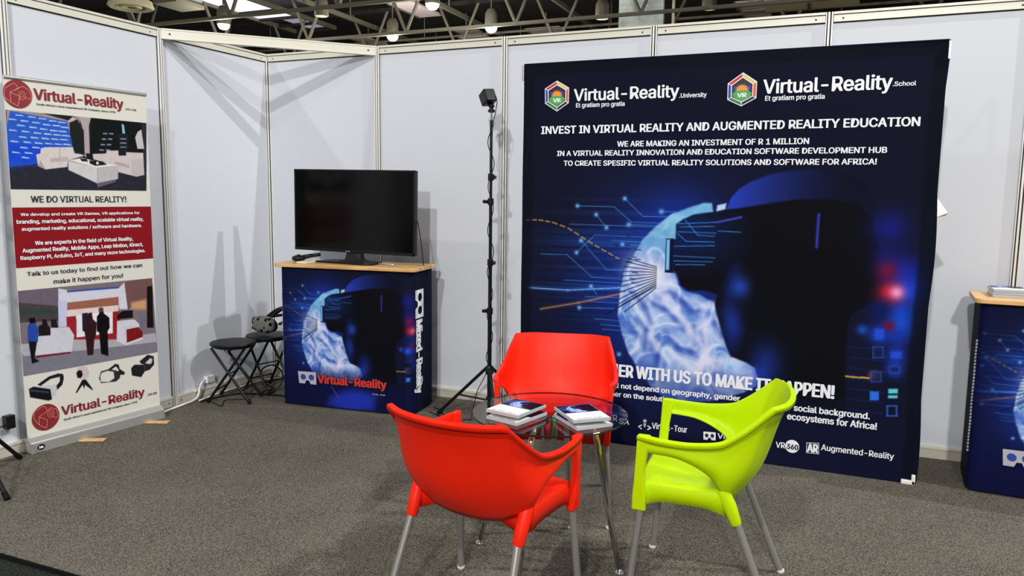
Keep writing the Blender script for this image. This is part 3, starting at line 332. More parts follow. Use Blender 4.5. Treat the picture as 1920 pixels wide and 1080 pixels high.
# ------------------------------------------------------------------ printed pictures (colour per vertex of a fine grid)
class Canvas:
    def __init__(s, x0, x1, z0, z1, nx, nz, col):
        s.x = np.linspace(x0,x1,nx); s.z = np.linspace(z0,z1,nz); s.X, s.Z = np.meshgrid(s.x, s.z)
        s.C = np.ones((nz,nx,3))*np.array(col)/255.; s.h = (x1-x0)/(nx-1)
    def win(s, x0,x1,z0,z1):
        i0,i1 = np.searchsorted(s.x,[x0,x1]); k0,k1 = np.searchsorted(s.z,[z0,z1]); return slice(k0,k1),slice(i0,i1)
    def mix(s, w, a, col):
        s.C[w] = s.C[w]*(1-a[...,None]) + np.array(col)/255.*a[...,None]
    def sdf(s, pts, w):
        X,Z = s.X[w],s.Z[w]; d = np.full(X.shape,1e9); sg = np.ones(X.shape); n=len(pts)
        for i in range(n):
            (ax,az),(bx,bz) = pts[i],pts[i-1]
            ex,ez = bx-ax,bz-az; wx,wz = X-ax,Z-az
            t = np.clip((wx*ex+wz*ez)/(ex*ex+ez*ez+1e-12),0,1)
            d = np.minimum(d,(wx-ex*t)**2+(wz-ez*t)**2)
            c1 = Z>=az; c2 = Z<bz; c3 = ex*wz>ez*wx
            sg = np.where((c1&c2&c3)|(~c1&~c2&~c3), -sg, sg)
        return sg*np.sqrt(d)
    def mask(s, pts, soft):
        xs=[p[0] for p in pts]; zs=[p[1] for p in pts]; m=soft+s.h
        w = s.win(min(xs)-m,max(xs)+m,min(zs)-m,max(zs)+m)
        d = s.sdf(pts,w); return w, np.clip(.5-d/(2*max(soft,s.h*.6)),0,1)
    def poly(s, pts, col, soft=.002, alpha=1.):
        w,a = s.mask(pts,soft); s.mix(w,a*alpha,col)
    def line(s, pts, wd, col, alpha=1., soft=0):
        for (ax,az),(bx,bz) in zip(pts,pts[1:]):
            m = wd+soft+s.h; w = s.win(min(ax,bx)-m,max(ax,bx)+m,min(az,bz)-m,max(az,bz)+m)
            X,Z=s.X[w],s.Z[w]; ex,ez=bx-ax,bz-az
            t=np.clip(((X-ax)*ex+(Z-az)*ez)/(ex*ex+ez*ez+1e-12),0,1); d=np.hypot(X-ax-ex*t,Z-az-ez*t)
            s.mix(w,np.clip((wd/2+s.h*.5+soft-d)/(s.h+soft*2),0,1)*alpha,col)
    def glow(s, c, r, col, alpha=1., ry=None):
        ry=ry or r; w = s.win(c[0]-3*r,c[0]+3*r,c[1]-3*ry,c[1]+3*ry)
        s.mix(w,alpha*np.exp(-((s.X[w]-c[0])/r)**2-((s.Z[w]-c[1])/ry)**2),col)
    def noise(s, scale, seed):
        r=np.random.RandomState(seed); nx=max(2,int((s.x[-1]-s.x[0])/scale)+2); nz=max(2,int((s.z[-1]-s.z[0])/scale)+2)
        g=r.rand(nz+1,nx+1); u=(s.X-s.x[0])/scale; v=(s.Z-s.z[0])/scale; i=u.astype(int); k=v.astype(int); fu=u-i; fv=v-k
        fu=fu*fu*(3-2*fu); fv=fv*fv*(3-2*fv); i=np.clip(i,0,nx-1);k=np.clip(k,0,nz-1)
        return (g[k,i]*(1-fu)+g[k,i+1]*fu)*(1-fv)+(g[k+1,i]*(1-fu)+g[k+1,i+1]*fu)*fv
    def sample(s, X, Z):
        u=np.clip((X-s.x[0])/(s.x[-1]-s.x[0]),0,1)*(len(s.x)-1); v=np.clip((Z-s.z[0])/(s.z[-1]-s.z[0]),0,1)*(len(s.z)-1)
        i=np.minimum(u.astype(int),len(s.x)-2);k=np.minimum(v.astype(int),len(s.z)-2);fu=(u-i)[...,None];fv=(v-k)[...,None]
        C=s.C; return (C[k,i]*(1-fu)+C[k,i+1]*fu)*(1-fv)+(C[k+1,i]*(1-fu)+C[k+1,i+1]*fu)*fv

BW, BH = 2.189, 2.214          # the big fabric display
def paint_face():
    A = ART; c = Canvas(0,BW,0,BH,548,554,(17,20,38))
    X,Z = c.X,c.Z; full=(slice(0,554),slice(0,548))
    c.mix(full,np.clip((1.05-Z)/1.2,0,1)*.35,(12,17,62))
    c.glow((1.0,.95),.62,(20,34,130),.25,.62); c.glow((.76,.96),.34,(24,58,190),.5,.40); c.glow((.95,.72),.42,(24,54,175),.45,.38)
    c.glow((.92,1.33),.22,(28,62,205),.5,.17)
    for y0,a in ((.98,.35),(1.10,.3),(.86,.3),(1.22,.25)): c.glow((.50,y0),.30,(20,56,175),a*.7,.03)
    # streaks and circuit traces
    n = c.noise(.012,7); st = np.clip((np.repeat(n[:,:1],548,1)-.55)*2.2,0,1)*np.exp(-((X-.55)/.36)**2-((Z-1.05)/.28)**2)
    c.mix(full,st*.5,(40,110,235))
    for l in A['lines']: c.line(l,.004,(70,140,225),.75)
    for p in A['dots'][:12]: c.glow(p,.012,(110,190,255),.95)
    c.line(A['beamb'],.014,(60,140,255),.55,.008); c.line(A['beamb'],.003,(170,215,255),.9)
    c.line(A['beamo'],.012,(190,110,60),.5,.008); c.line(A['beamo'],.003,(235,180,130),.8)
    d=A['dash']
    for k in range(len(d)-1):
        (ax,az),(bx,bz)=d[k],d[k+1]
        for t in (0,.5): c.line([(ax+(bx-ax)*t,az+(bz-az)*t),(ax+(bx-ax)*(t+.3),az+(bz-az)*(t+.3))],.007,(190,150,70),.85)
    # head behind the headset
    w,m = c.mask(A['dome'],.006); sh = np.clip(1-(c.X[w]-1.17)/.62,0,1)**1.4
    c.mix(w,m,(14,17,36)); c.mix(w,m*sh,(42,66,196))
    # brain
    w,m = c.mask(A['brain'],.007)
    c.mix(w,m,(98,140,216))
    n1=c.noise(.07,3)[w]; n2=c.noise(.03,5)[w]; n3=c.noise(.11,11)[w]
    c.mix(w,m*np.clip((n1-.45)*2.2,0,1)*.75,(66,104,196)); c.mix(w,m*np.clip((n3-.5)*2.4,0,1)*.7,(196,214,246)); c.mix(w,m*np.clip((n2-.5)*2,0,1)*.45,(150,204,240))
    wx=(c.noise(.10,21)-.5)*.12; wz=(c.noise(.10,22)-.5)*.12
    def warp(scale,seed):
        c0=Canvas(0,BW,0,BH,548,554,(0,0,0)); c0.X=np.clip(c.X+wx,0,BW); c0.Z=np.clip(c.Z+wz,0,BH); return c0.noise(scale,seed)[w]
    for sc,sd,al in ((.13,31,.85),(.065,32,.5)):
        rg=1-np.abs(2*warp(sc,sd)-1); c.mix(w,m*np.clip((rg-.72)/.26,0,1)**1.3*al,(214,226,252)); c.mix(w,m*np.clip((.45-rg)/.4,0,1)*al*.8,(54,86,184))
    c.mix(w,m*np.clip((c.Z[w]-1.05)/.25,0,1)*.72,(112,190,222)); c.mix(w,m*np.clip((c.Z[w]-1.1)/.3,0,1)*np.clip((n1-.5)*3,0,1)*.6,(182,226,238))
    c.mix(w,m*np.clip((.52-c.Z[w])/.25,0,1)*.8,(24,40,120))
    for s_ in A['swirl']:
        c.line(s_,.030,(44,70,170),.6,.016); 
        c.line([(x+.022,z+.018) for x,z in s_],.016,(206,222,250),.6,.012)
    for s_ in A['white']: c.line(s_,.030,(222,222,248),.75,.018)
    c.glow((.80,1.02),.085,(245,244,255),.95); c.glow((.72,1.05),.09,(205,215,250),.6)
    for i in range(26):
        r=np.random.RandomState(i); x=.56+r.rand()*.14; z=.9+r.rand()*.36
        c.line([(x,z),(x+.012+r.rand()*.02,z-.002)],.006,(26,38,92),.8)
    for k,l in enumerate(A['rays']): c.line([(l[0][0],l[0][1]+.085-.010*k),l[1]],.005,(12,16,44),.9)
    c.poly(A['chip'],(176,210,235),.004)
    # face and headset
    w,m = c.mask(A['headset'],.006); m = m*np.clip((c.Z[w]-.27)/.2,0,1)
    c.mix(w,m,(11,12,19))
    c.mix(w,m*np.clip((1.36-c.X[w])/.30,0,1)*np.clip((1.42-c.Z[w])/.1,0,1)*np.clip((c.Z[w]-1.0)/.2,0,1)*.55,(18,44,120))
    c.poly(A['facelit'],(20,42,140),.05,.75); c.glow((1.28,.97),.05,(40,80,210),.75,.06); c.glow((1.25,.78),.05,(30,64,180),.6,.09)
    c.glow((1.43,.55),.08,(30,64,190),.6,.12)
    c.poly(A['shoulder'],(34,60,180),.03,.8)
    for l in A['hlines']: c.line(l,.004,(70,150,235),.8)
    c.poly(A['lensframe'],(10,18,50),.003); c.poly(A['lens'],(120,190,245),.003)
    c.line(A['vline2'],.012,(60,70,180),.9); c.line(A['vline'],.012,(58,66,190),.9,.003)
    for p in A['dots'][12:]: c.glow(p,.014,(100,180,250),.9)
    # lights beyond the head
    for x,z,r,col in A['bokeh']: c.glow((x,z),r,col,.9)
    for k,q in enumerate(A['sq']): c.poly(q,(36,80,215) if k in (0,3) else (20,30,80),.006,.8)
    for k,q in enumerate(A['sq']):
        if k in (1,2,4): c.line(q+[q[0]],.008,(40,66,150),.8)
    for k,q in enumerate(A['sq8'][:3]): c.poly(q,[(46,110,225),(90,200,220),(90,200,220)][k],.003)
    q=A['sq8'][3]; c.line(q+[q[0]],.008,(46,90,190),.9)
    yd=A['ydash']
    for k in range(3): c.line([yd[k],(yd[k][0]+.035,yd[k][1]-.001)],.008,(215,180,70),.9)
    for k in range(7):
        z=.36+.055*k; c.line([(1.85,z),(2.02,z-.004)],.004,(34,42,120),.7)
    # hem
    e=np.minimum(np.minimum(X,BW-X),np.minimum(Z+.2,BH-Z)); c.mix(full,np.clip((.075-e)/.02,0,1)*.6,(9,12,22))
    return c
FACE = paint_face()

def grid_print(name, PX, PZ, fn, colours, material, parent):
    "grid mesh: PX,PZ arrays (nz,nx); fn -> world xyz arrays; colours sRGB 0..1"
    nz,nx = PX.shape; xyz = np.stack(fn(PX,PZ),-1).reshape(-1,3)
    me = bpy.data.meshes.new(name)
    idx = np.arange(nz*nx).reshape(nz,nx); q = np.stack([idx[:-1,:-1],idx[:-1,1:],idx[1:,1:],idx[1:,:-1]],-1).reshape(-1,4)
    me.vertices.add(len(xyz)); me.vertices.foreach_set('co', xyz.ravel())
    me.loops.add(q.size); me.loops.foreach_set('vertex_index', q.ravel().astype(np.int32))
    me.polygons.add(len(q)); me.polygons.foreach_set('loop_start', (np.arange(len(q))*4).astype(np.int32))
    me.update(calc_edges=True); me.validate()
    at = me.color_attributes.new('print','FLOAT_COLOR','POINT')
    col = np.ones((nz*nx,4)); col[:,:3] = lin(colours.reshape(-1,3)*255)
    at.data.foreach_set('color', col.ravel())
    me.materials.append(M[material])
    me.polygons.foreach_set('use_smooth', np.ones(len(q),bool))
    o = bpy.data.objects.new(name, me); COL.objects.link(o)
    if parent is not None: o.parent = parent
    return o

# ------------------------------------------------------------------ setting: floor, walls, posts, rails
struct(MB().b2((-.6,-2.868,-.02),(7.2,.06,0)).build('floor','carpet'))
struct(MB().b2((-45,-22,-.05),(28,46,-.021)).build('floor_aisle','aisle'))
struct(MB().b2((-.6,-2.874,-.021),(7.2,-2.868,-.002)).build('trim_1','dark_rubber'))
struct(MB().b2((-45,.07,-.021),(28,46,-.012)).build('floor_hall','hall_floor'))  # unseen pale floor layer, added to bounce the hall lamps' light up to the roof
H, PW, ANG = 2.49, .99, .0303
def post(name, loc, rz, front):
    m = MB(); s = front
    m.m('groove').b2((-.018,-.012,0),(.018,.012,H-.004))
    m.m('alu')
    for x,wd in ((-.0165,.006),(-.002,.011),(.0145,.008)): m.b2((x-wd/2,s*.010,0),(x+wd/2,s*.021,H))
    m.b2((-.02,-s*.02,0),(.02,-s*.01,H))
    o = m.build(name, bevel=.0015); o.location = loc; o.rotation_euler = (0,0,rz); return struct(o)
def bay(idx, origin, rz, front, k, skip_bottom=False):
    "panel with top and bottom rail between two posts, local +x along the wall"
    s = front; a, b = k*PW+.021, (k+1)*PW-.021
    ex = Vector((math.cos(rz),math.sin(rz),0)); loc = Vector(origin)
    p = MB().b2((a-.004,-.002,.05),(b+.004,.002,H-.045))
    t = MB()
    t.m('rail').b2((a,s*.004,H-.014),(b,s*.019,H)).b2((a,s*.003,H-.055),(b,s*.014,H-.018)).b2((a,-s*.014,H-.055),(b,s*.003,H))
    t.m('groove').b2((a,s*.003,H-.0185),(b,s*.010,H-.0135)).b2((a,s*.002,H-.060),(b,s*.008,H-.0545))
    for x in (a+.05,b-.05): t.lathe([(.005,0),(.005,.002)],(x,s*.0145,H-.037),12,Matrix.Rotation(PI/2,3,'X'))
    q = MB()
    q.m('skirt').b2((a,-s*.014,0),(b,s*.014,.056)); q.m('rail').b2((a,-s*.012,.056),(b,s*.019,.072))
    q.m('groove')
    for x in (a+.03,b-.03): q.lathe([(.005,0),(.005,.002)],(x,s*.0155,.03),12,Matrix.Rotation(PI/2,3,'X'))
    out = []
    for mb,nm,mt,bv in ((p,'wall_%s' % idx[0],'panel',0),(t,'trim_%d' % idx[1],None,.0012),(q,'baseboard_%s' % idx[0],None,.0015)):
        o = mb.build(nm, mt, bevel=bv); o.location = loc; o.rotation_euler = (0,0,rz); struct(o); out.append(o)
n = 2
for k in range(6): bay(('back',n), (0,0,0), 0, -1, k); n += 1
rl = math.atan2(-math.cos(ANG), -math.sin(ANG))
for k in range(3): bay(('left',n), (0,0,0), rl, 1, k); n += 1
for k in range(1,7): post('trim_%d' % n, (k*PW,0,0), 0, -1); n += 1
for k in range(1,4): post('trim_%d' % n, (k*PW*math.cos(rl),k*PW*math.sin(rl),0), rl, 1); n += 1
post('trim_%d' % n, (0,0,0), math.radians(43), -1); n += 1
# brace beam across the corner
pa = Vector((PW*math.cos(rl),PW*math.sin(rl),0)); pb = Vector((PW,0,0)); d = pb-pa; L = d.length
bm_ = MB(); bm_.m('rail').b2((.02,-.014,H-.061),(L-.02,.014,H-.004)).b2((.02,-.017,H-.010),(L-.02,.017,H)).b2((.02,-.017,H-.066),(L-.02,.017,H-.058))
bm_.m('groove')
for x in (.07,L-.07): bm_.lathe([(.006,0),(.006,.002)],(x,-.0145,H-.034),12,Matrix.Rotation(PI/2,3,'X'))
o = bm_.build('trim_%d' % n, bevel=.0012); o.location = pa; o.rotation_euler = (0,0,math.atan2(d.y,d.x)); struct(o); n += 1

# ------------------------------------------------------------------ exhibition hall beyond the stand
struct(MB().b2((-46,7,9.1),(24,46,9.3)).build('ceiling','hall_dark'))
struct(MB().b2((-46,45.6,0),(24,46,9.3)).build('wall_hall','hall_dark'))
def truss(y, label, x0=-30, x1=14, zb=6.85, zt=8.7, step=4.0):
    t = thing('roof_truss', label, 'truss', ((x0+x1)/2,y,zb), 0, 'steel roof trusses of the hall')
    a = (x1-x0)/2
    MB().b2((-a,-.05,-.05),(a,.05,.05)).build('bottom_chord','hall_steel',t)
    MB().b2((-a,-.07,zt-zb-.07),(a,.07,zt-zb+.07)).build('top_chord','hall_dark',t)
    me1 = me2 = None
    x = -a+.5
    while x+step/2 < a:
        for dx in (-.85,.85):
            src = me1 if dx < 0 else me2
            if src is None:
                o = MB().tube([(0,0,0),(dx,0,zt-zb)],.055,8).build('web_bar','hall_steel',t); 
                if dx < 0: me1 = o.data
                else: me2 = o.data
            else:
                o = bpy.data.objects.new('web_bar', src); COL.objects.link(o); o.parent = t
            o.location = (x,0,0)
        x += step
    return t
truss(14.4,'steel roof truss nearest the stand, just above the white wall tops')
truss(18.25,'steel roof truss second from the stand, its long rail crossing behind the lamps')
truss(22.2,'steel roof truss third from the stand under the dark hall roof')
truss(29.5,'farthest steel roof truss, deep in the dark hall')
def hall_lamp(loc, label, glow):
    t = thing('high_bay_lamp', label, 'lamp', loc, 0, 'high bay lamps of the hall')
    m = MB(); m.m('hall_steel').lathe([(.05,.62),(.12,.6),(.20,.45),(.22,.02),(.205,0),(.19,.02)],seg=20); m.build('lamp_housing',parent=t,smooth='auto')
    MB().lathe([(.02,1.75),(.02,.6)],seg=8).build('hanger_rod','hall_steel',t)
    prof = [(.01,-.16),(.12,-.13),(.18,-.06),(.19,.015)] if glow == 'lamp_glow' else [(.01,.002),(.185,.004),(.19,.015)]
    MB().lathe(prof,seg=20).build('bulb',glow,t,smooth=True)
for (x,y,g,l) in ((-10.55,19.1,'lamp_glow','lit high bay lamp glowing above the wall panel left of the light stand'),
                  (-14.9,15.6,'lamp_glow','lit high bay lamp leftmost, glowing bluish above the corner brace beam'),
                  (-6.7,19.0,'lamp_glow','lit high bay lamp glowing above the wall post behind the light stand'),
                  (-7.03,15.55,'lamp_glow','lit high bay lamp cut by the top edge of the photo'),
                  (-11.05,15.7,'lamp_dim','dull high bay lamp hanging between the lit lamps, pale underside'),
                  (-2.9,19.0,'lamp_dim','dull high bay lamp just left of the pale column'),
                  (.4,18.85,'lamp_dim','dull high bay lamp right of the pale column')):
    hall_lamp((x,y,6.95), l, g)
t = thing('roof_skylight','bright white roof skylight strip above the corner of the stand','skylight',(-17.3,18.5,8.6))
MB().b2((-1.0,-5,0),(1.0,1.6,.05)).build('pane','sky_glow',t); MB().b2((-1.0,2.0,0),(1.0,3.1,.05)).build('pane','sky_glow',t); MB().b2((-.2,3.3,0),(1.0,5.0,.05)).build('pane','sky_dim',t)
for k in range(4): MB().b2((-1.1,1.6+k*1.2,-.1),(1.1,1.72+k*1.2,.02)).build('bar','hall_dark',t)
MB().b2((-1.12,-5,-.12),(-1.0,5.2,.05)).build('bar','hall_steel',t); MB().b2((1.0,-5,-.12),(1.12,5.2,.05)).build('bar','hall_steel',t)
tiles = [((-15.95,25.85),(.8,2.0),'pinkish ceiling panel behind the corner brace beam'),((-10.85,21.3),(.95,2.4),'long pale ceiling panel left of the topmost lit lamp'),
         ((-10.7,25.3),(.95,1.2),'small pale ceiling panel between the two middle lit lamps'),((-11.0,27.2),(1.3,1.3),'beige ceiling panel low above the wall left of the light stand lamp'),
         ((-7.5,26.4),(1.5,.9),'dim ceiling panel left of the pale column'),((.95,24.9),(.9,1.1),'beige ceiling panel right of the pale column, upper one'),((1.05,26.4),(.95,1.4),'beige ceiling panel right of the pale column, lower one')]
for (x,y),(a,b),l in tiles:
    o = MB().b2((-a/2,-b/2,-.03),(a/2,b/2,.03)).build('ceiling_panel','tile'); o.location = (x,y,8.4); tag(o,l,'ceiling panel','hanging ceiling panels')
    MB().b2((-a/2-.08,-b/2,-.06),(-a/2,b/2,.04)).build('panel_frame','hall_steel',o); MB().b2((-.03,-.03,.03),(.03,.03,.75)).build('hanger','hall_steel',o)
t = thing('air_diffuser','round ceiling air diffuser ring above the left wall','air diffuser',(-16.1,13.0,7.0))
MB().lathe([(.44,.02),(.60,.0),(.66,.05),(.60,.22),(.50,.22),(.44,.02)],seg=40,caps=False).build('outer_ring','diffuser',t,smooth='auto')
MB().lathe([(.15,.02),(.28,.0),(.32,.04),(.28,.16),(.18,.14),(.15,.02)],seg=36,caps=False).build('inner_ring','diffuser',t,smooth='auto')
MB().lathe([(.5,.20),(.5,2.06)],seg=24,caps=False).build('neck_duct','hall_dark',t)
t = thing('air_duct','boxy grey green air duct beside the round diffuser','air duct',(-16.0,14.8,7.5))
MB().b2((-.45,-.55,0),(.45,.55,1.56)).build('duct_body','duct',t); MB().b2((-.5,-.6,-.06),(.5,.6,.06)).build('flange','hall_steel',t)
t = thing('air_duct','beige horizontal air duct above the right end of the big banner','air duct',(2.9,21.8,7.5))
MB().b2((-1.2,-.5,0),(1.6,.5,.8)).build('duct_body','hall_beige',t); MB().b2((.1,-.54,-.04),(.2,.54,.84)).build('flange','hall_steel',t)
o = MB().b2((-.72,-.35,0),(.72,.35,9.1)).build('hall_column','column'); o.location = (-1.9,20.3,0); tag(o,'pale grey green square column rising behind the back wall','column')
MB().b2((.74,-.2,0),(.98,.2,9.1)).build('downpipe','hall_dark',o); MB().b2((.98,-.3,0),(1.06,-.2,9.1)).build('pipe','diffuser',o)
for k,(x,y,z,l) in enumerate(((-24,16.6,7.6,'thin services pipe over the left wall'),)):
    pass
for y,z,l in ((16.8,7.5,'thin services pipe running along the hall roof, nearer one'),(24.0,7.9,'thin services pipe running along the hall roof, middle one'),(27.5,7.3,'thin services pipe running along the hall roof, farther one')):
    o = MB().tube([(-20,0,0),(20,0,0)],.05,8).build('services_pipe','hall_steel'); o.location = (-8,y,z); tag(o,l,'pipe','services pipes')
    for x in (-12,-4,4,12): MB().tube([(x,0,0),(x,0,9.1-z)],.02,6).build('hanger_rod','hall_steel',o)
for x,l in ((-13.6,'long roof purlin left of the dull lamp'),(-9.3,'long pale roof purlin between the dull lamp and the topmost lamp'),(-5.2,'long roof purlin left of the pale column')):
    o = MB().b2((-.05,-9,-.08),(.05,9,.08)).build('roof_purlin','hall_steel'); o.location = (x,21,8.2); tag(o,l,'beam','roof purlins')
    for y in (-7,0,7): MB().b2((-.02,y-.02,0),(.02,y+.02,.9)).build('hanger_rod','hall_steel',o)

# ------------------------------------------------------------------ big fabric display
def hexlogo(mb, fr, pts, off):
    cx = sum(p[0] for p in pts)/6; cy = sum(p[1] for p in pts)/6
    S = lambda k: [(cx+(x-cx)*k, cy+(y-cy)*k) for x,y in pts]
    w_ = abs(pts[2][0]-pts[4][0])/2; h_ = (pts[0][1]-pts[3][1])/2
    mb.m('lettering_white'); fpoly(mb, fr, S(1.0), off)
    a, b = S(.95), S(.76)
    for i,c in enumerate(('ink_yellow','ink_orange','ink_dark','ink_green','ink_blue','ink_red')):
        j=(i+1)%6; e=.02
        q=[a[i],a[j],b[j],b[i]]; mx=sum(p[0] for p in q)/4; my=sum(p[1] for p in q)/4
        mb.m(c); fpoly(mb, fr, [(mx+(x-mx)*.94,my+(y-my)*.94) for x,y in q], off+.0004)
    mb.m('ink_dark'); fpoly(mb, fr, S(.70), off+.0005)
    mb.m('ink_blue'); fpoly(mb, fr, [(cx-w_*.55,cy-h_*.05),(cx-w_*.55,cy+h_*.25),(cx-w_*.35,cy+h_*.25),(cx+w_*.35,cy+h_*.25),(cx+w_*.55,cy+h_*.25),(cx+w_*.55,cy-h_*.05)], off+.0007)
    mb.m('ink_sun')
    star=[]; sy=cy-h_*.02
    for i in range(21):
        th=PI*i/20; r=(.50 if i%2==0 else .33)*w_; star.append((cx+r*math.cos(th), sy+r*1.0*math.sin(th)))
    fpoly(mb, fr, star, off+.0009)
    mb.m('ink_hill'); fpoly(mb, fr, [(cx+w_*.66*math.cos(PI*i/14),cy-h_*.22+h_*.22*math.sin(PI*i/14)) for i in range(15)]+[(cx-w_*.60,cy-h_*.36),(cx,cy-h_*.66),(cx+w_*.60,cy-h_*.36)], off+.0011)
    mb.m('lettering_white'); put_text(mb, fr, 'VR', cx-w_*.33, cx+w_*.33, cy-h_*.42, h_*.26, .08, off+.0014)
def cardicon(mb, fr, q, off, body='ink_grey', hole='navy'):
    "cardboard viewer: q = four corners tl,tr,br,bl"
    tl,tr,br,bl = [np.array(p,float) for p in q]
    P = lambda u,v: tuple(tl*(1-u)*(1-v)+tr*u*(1-v)+br*u*v+bl*(1-u)*v)
    mb.m(body); fpoly(mb, fr, [P(0,0),P(0,1),P(.34,1),P(.42,.72),P(.58,.72),P(.66,1),P(1,1),P(1,0)], off)
    mb.m(hole)
    for u in (.27,.73): fpoly(mb, fr, [P(u+.15*math.cos(2*PI*i/24),.45+.24*math.sin(2*PI*i/24)) for i in range(24)], off+.0005)

bn = thing('fabric_display','large square dark blue fabric display wall with a glowing headset face and white headlines','display',(2.316,-.505,0))
def bwave(a,b): return .0035*math.sin(3.1*a+1.7*b)+.002*math.sin(9*b+2*a)
def bfn(PX,PZ):
    y = -(.0035*np.sin(3.1*PX+1.7*PZ)+.002*np.sin(9*PZ+2*PX))
    ed = np.clip((PX-BW+.25)/.25,0,1)**2
    return PX+ed*.010*np.sin(6*PZ+.6), y, PZ
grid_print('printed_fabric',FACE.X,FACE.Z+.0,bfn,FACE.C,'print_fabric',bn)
fb = frame((0,0,0),(1,0,0),(0,0,1),bwave)
mb = MB(); rows = []
mb.b2((0,.008,.005),(BW,.016,BH)); mb.b2((.0,.0,BH-.004),(BW,.016,BH+.004)); mb.build('backing_fabric','navy',bn)
for rows_,mt,bd in ((TXT_BANNER,'lettering_white',.04),(TXT_BANNER_BOLD,'lettering_white',.052),(TXT_BANNER_LOGO,'lettering_white',.03),(TXT_360,'ink_dark',.07)):
    for (s,x0,x1,z,ch) in rows_:
        m = MB(); put_text(m, fb, s, x0, x1, z, ch, bd, .0035 if mt=='ink_dark' else .0022); m.build('lettering',mt,bn)
for (s,x0,x1,z,ch) in TXT_BANNER_IMPACT:
    w0 = (x1-x0)/len(s); m = MB(); put_text(m, fb, s, x0, x1, z, ch, .062, .0024); put_text(m, fb, 'PARTN', x0-.262, x0-.006, z+.002, ch, .062, .0024); m.build('lettering','lettering_white',bn)
for k in ('hex1','hex2'): m = MB(); hexlogo(m, fb, ART[k], .0022); m.build('emblem',parent=bn)
m = MB(); cardicon(m, fb, ART['card'], .0022, 'lettering_white','ink_dark'); m.build('viewer_icon',parent=bn)
m = MB(); m.m('lettering_white'); fpoly(m, fb, circ(ART['circ360'][:2],ART['circ360'][2]), .0022); m.build('round_badge',parent=bn)
m = MB(); q = ART['ar']; m.m('lettering_white'); fpoly(m, fb, q, .0018); m.m('ink_dark')
cx=sum(p[0] for p in q)/4; cz=sum(p[1] for p in q)/4; fpoly(m, fb, [(cx+(x-cx)*.92,cz+(z-cz)*.92) for x,z in q], .0021)
m.m('lettering_white'); put_text(m, fb, 'AR', cx-.028, cx+.028, cz-.024, .048, .06, .0025); m.build('square_badge',parent=bn)
m = MB(); f0 = ART['fig'][0]; fx=(ART['fig'][0][0]+ART['fig'][1][0])/2; fz0=ART['fig'][1][1]; fz1=ART['fig'][0][1]; m.m('ink_grey')
fpoly(m, fb, circ((fx,fz1-.008),.010), .0022); fpoly(m, fb, [(fx-.008,fz1-.022),(fx+.008,fz1-.022),(fx+.004,fz0+.02),(fx-.004,fz0+.02)], .0022)
m.m('lettering_white')
stroke(m, fb, [(fx-.018,fz0+.030),(fx-.036,fz0+.02),(fx-.018,fz0+.008)], .006, .0022); stroke(m, fb, [(fx+.018,fz0+.030),(fx+.036,fz0+.02),(fx+.018,fz0+.008)], .006, .0022); m.build('figure_icon',parent=bn)
# pop-up frame behind
m = MB()
for x in (.02,BW/2,BW-.02):
    for y in (.03,.30): m.tube([(x,y,.01),(x,y,BH-.02)],.008,8)
for i in range(2):
    for j in range(3):
        xa,xb=.02+i*(BW-.04)/2,.02+(i+1)*(BW-.04)/2; za,zb=.03+j*.72,.03+(j+1)*.72
        m.tube([(xa,.03,za),(xb,.30,zb)],.006,6); m.tube([(xa,.30,za),(xb,.03,zb)],.006,6); m.tube([(xa,.03,zb),(xb,.30,za)],.006,6)
m.build('popup_frame','silver',bn)
for x in (-.006,BW+.004): MB().b2((x-.006,-.006,BH-.09),(x+.006,.02,BH-.004)).build('corner_clip','silver',bn,bevel=.002)
m = MB(); m.b2((BW-.065,-.014,.0),(BW,.05,.022)); m.b2((BW-.018,-.014,.0),(BW,.01,.052)); m.build('foot','paper',bn,bevel=.004)
m = MB(); m.b2((0.0,-.012,.0),(.065,.05,.022)); m.build('foot','paper',bn,bevel=.004)
m = MB(); m.add([(BW+.0,.02,.95+.415),(BW+.0,.05,.95+.52),(BW+.055,.035,.95+.44),(BW+.05,.06,.95+.425),(BW-.02,.09,.95+.47)],[(0,1,2),(0,2,3),(1,4,3,2),(0,3,4)]); m.build('loose_flap','paper',bn)

# ------------------------------------------------------------------ roll-up banner
RWD, RHT = .811, 2.045
ru = thing('roll_up_banner','white roll-up banner stand with red lettering and photos beside the left wall','roll-up banner',(0,-2.035,0),math.atan2(.804,.108))
fr_r = frame((0,-.0,0),(1,0,0),(0,0,1))
def paint_rollup():
    c = Canvas(0,RWD,.06,RHT-.015,330,660,(214,213,204))
    for i,(col,soft,pts) in enumerate(PHOTO):
        if i == NP1+0: pass
        c.poly(pts,col,soft)
    # keep the margins and bands of the sheet clean
    full=(slice(0,660),slice(0,330)); Z=c.Z
    W=(214,213,204)
    for a,b in ((1.868,2.1),(1.357,1.452),(.908,1.03),(.0,.0)): c.mix(full,((Z>a)&(Z<b)).astype(float),W)
    c.mix(full,((Z>1.03)&(Z<1.357)).astype(float),(134,24,32))
    nn=c.noise(.02,2); ph=(((Z>1.452)&(Z<1.868))|((Z>.44)&(Z<.908))).astype(float)
    c.mix(full,ph*np.clip(nn-.6,0,1)*.12,(20,20,25)); c.mix(full,ph*np.clip(.35-nn,0,1)*.08,(240,240,245))
    return c
c = paint_rollup()
grid_print('banner_sheet',c.X,c.Z,lambda X,Z:(X,0*X-.002*np.sin(PI*X/RWD),Z),c.C,'print_sheet',ru)
MB().b2((0,.002,.06),(RWD,.005,RHT-.015)).build('sheet_back','paper',ru)
fr_r2 = frame((0,-.003,0),(1,0,0),(0,0,1))
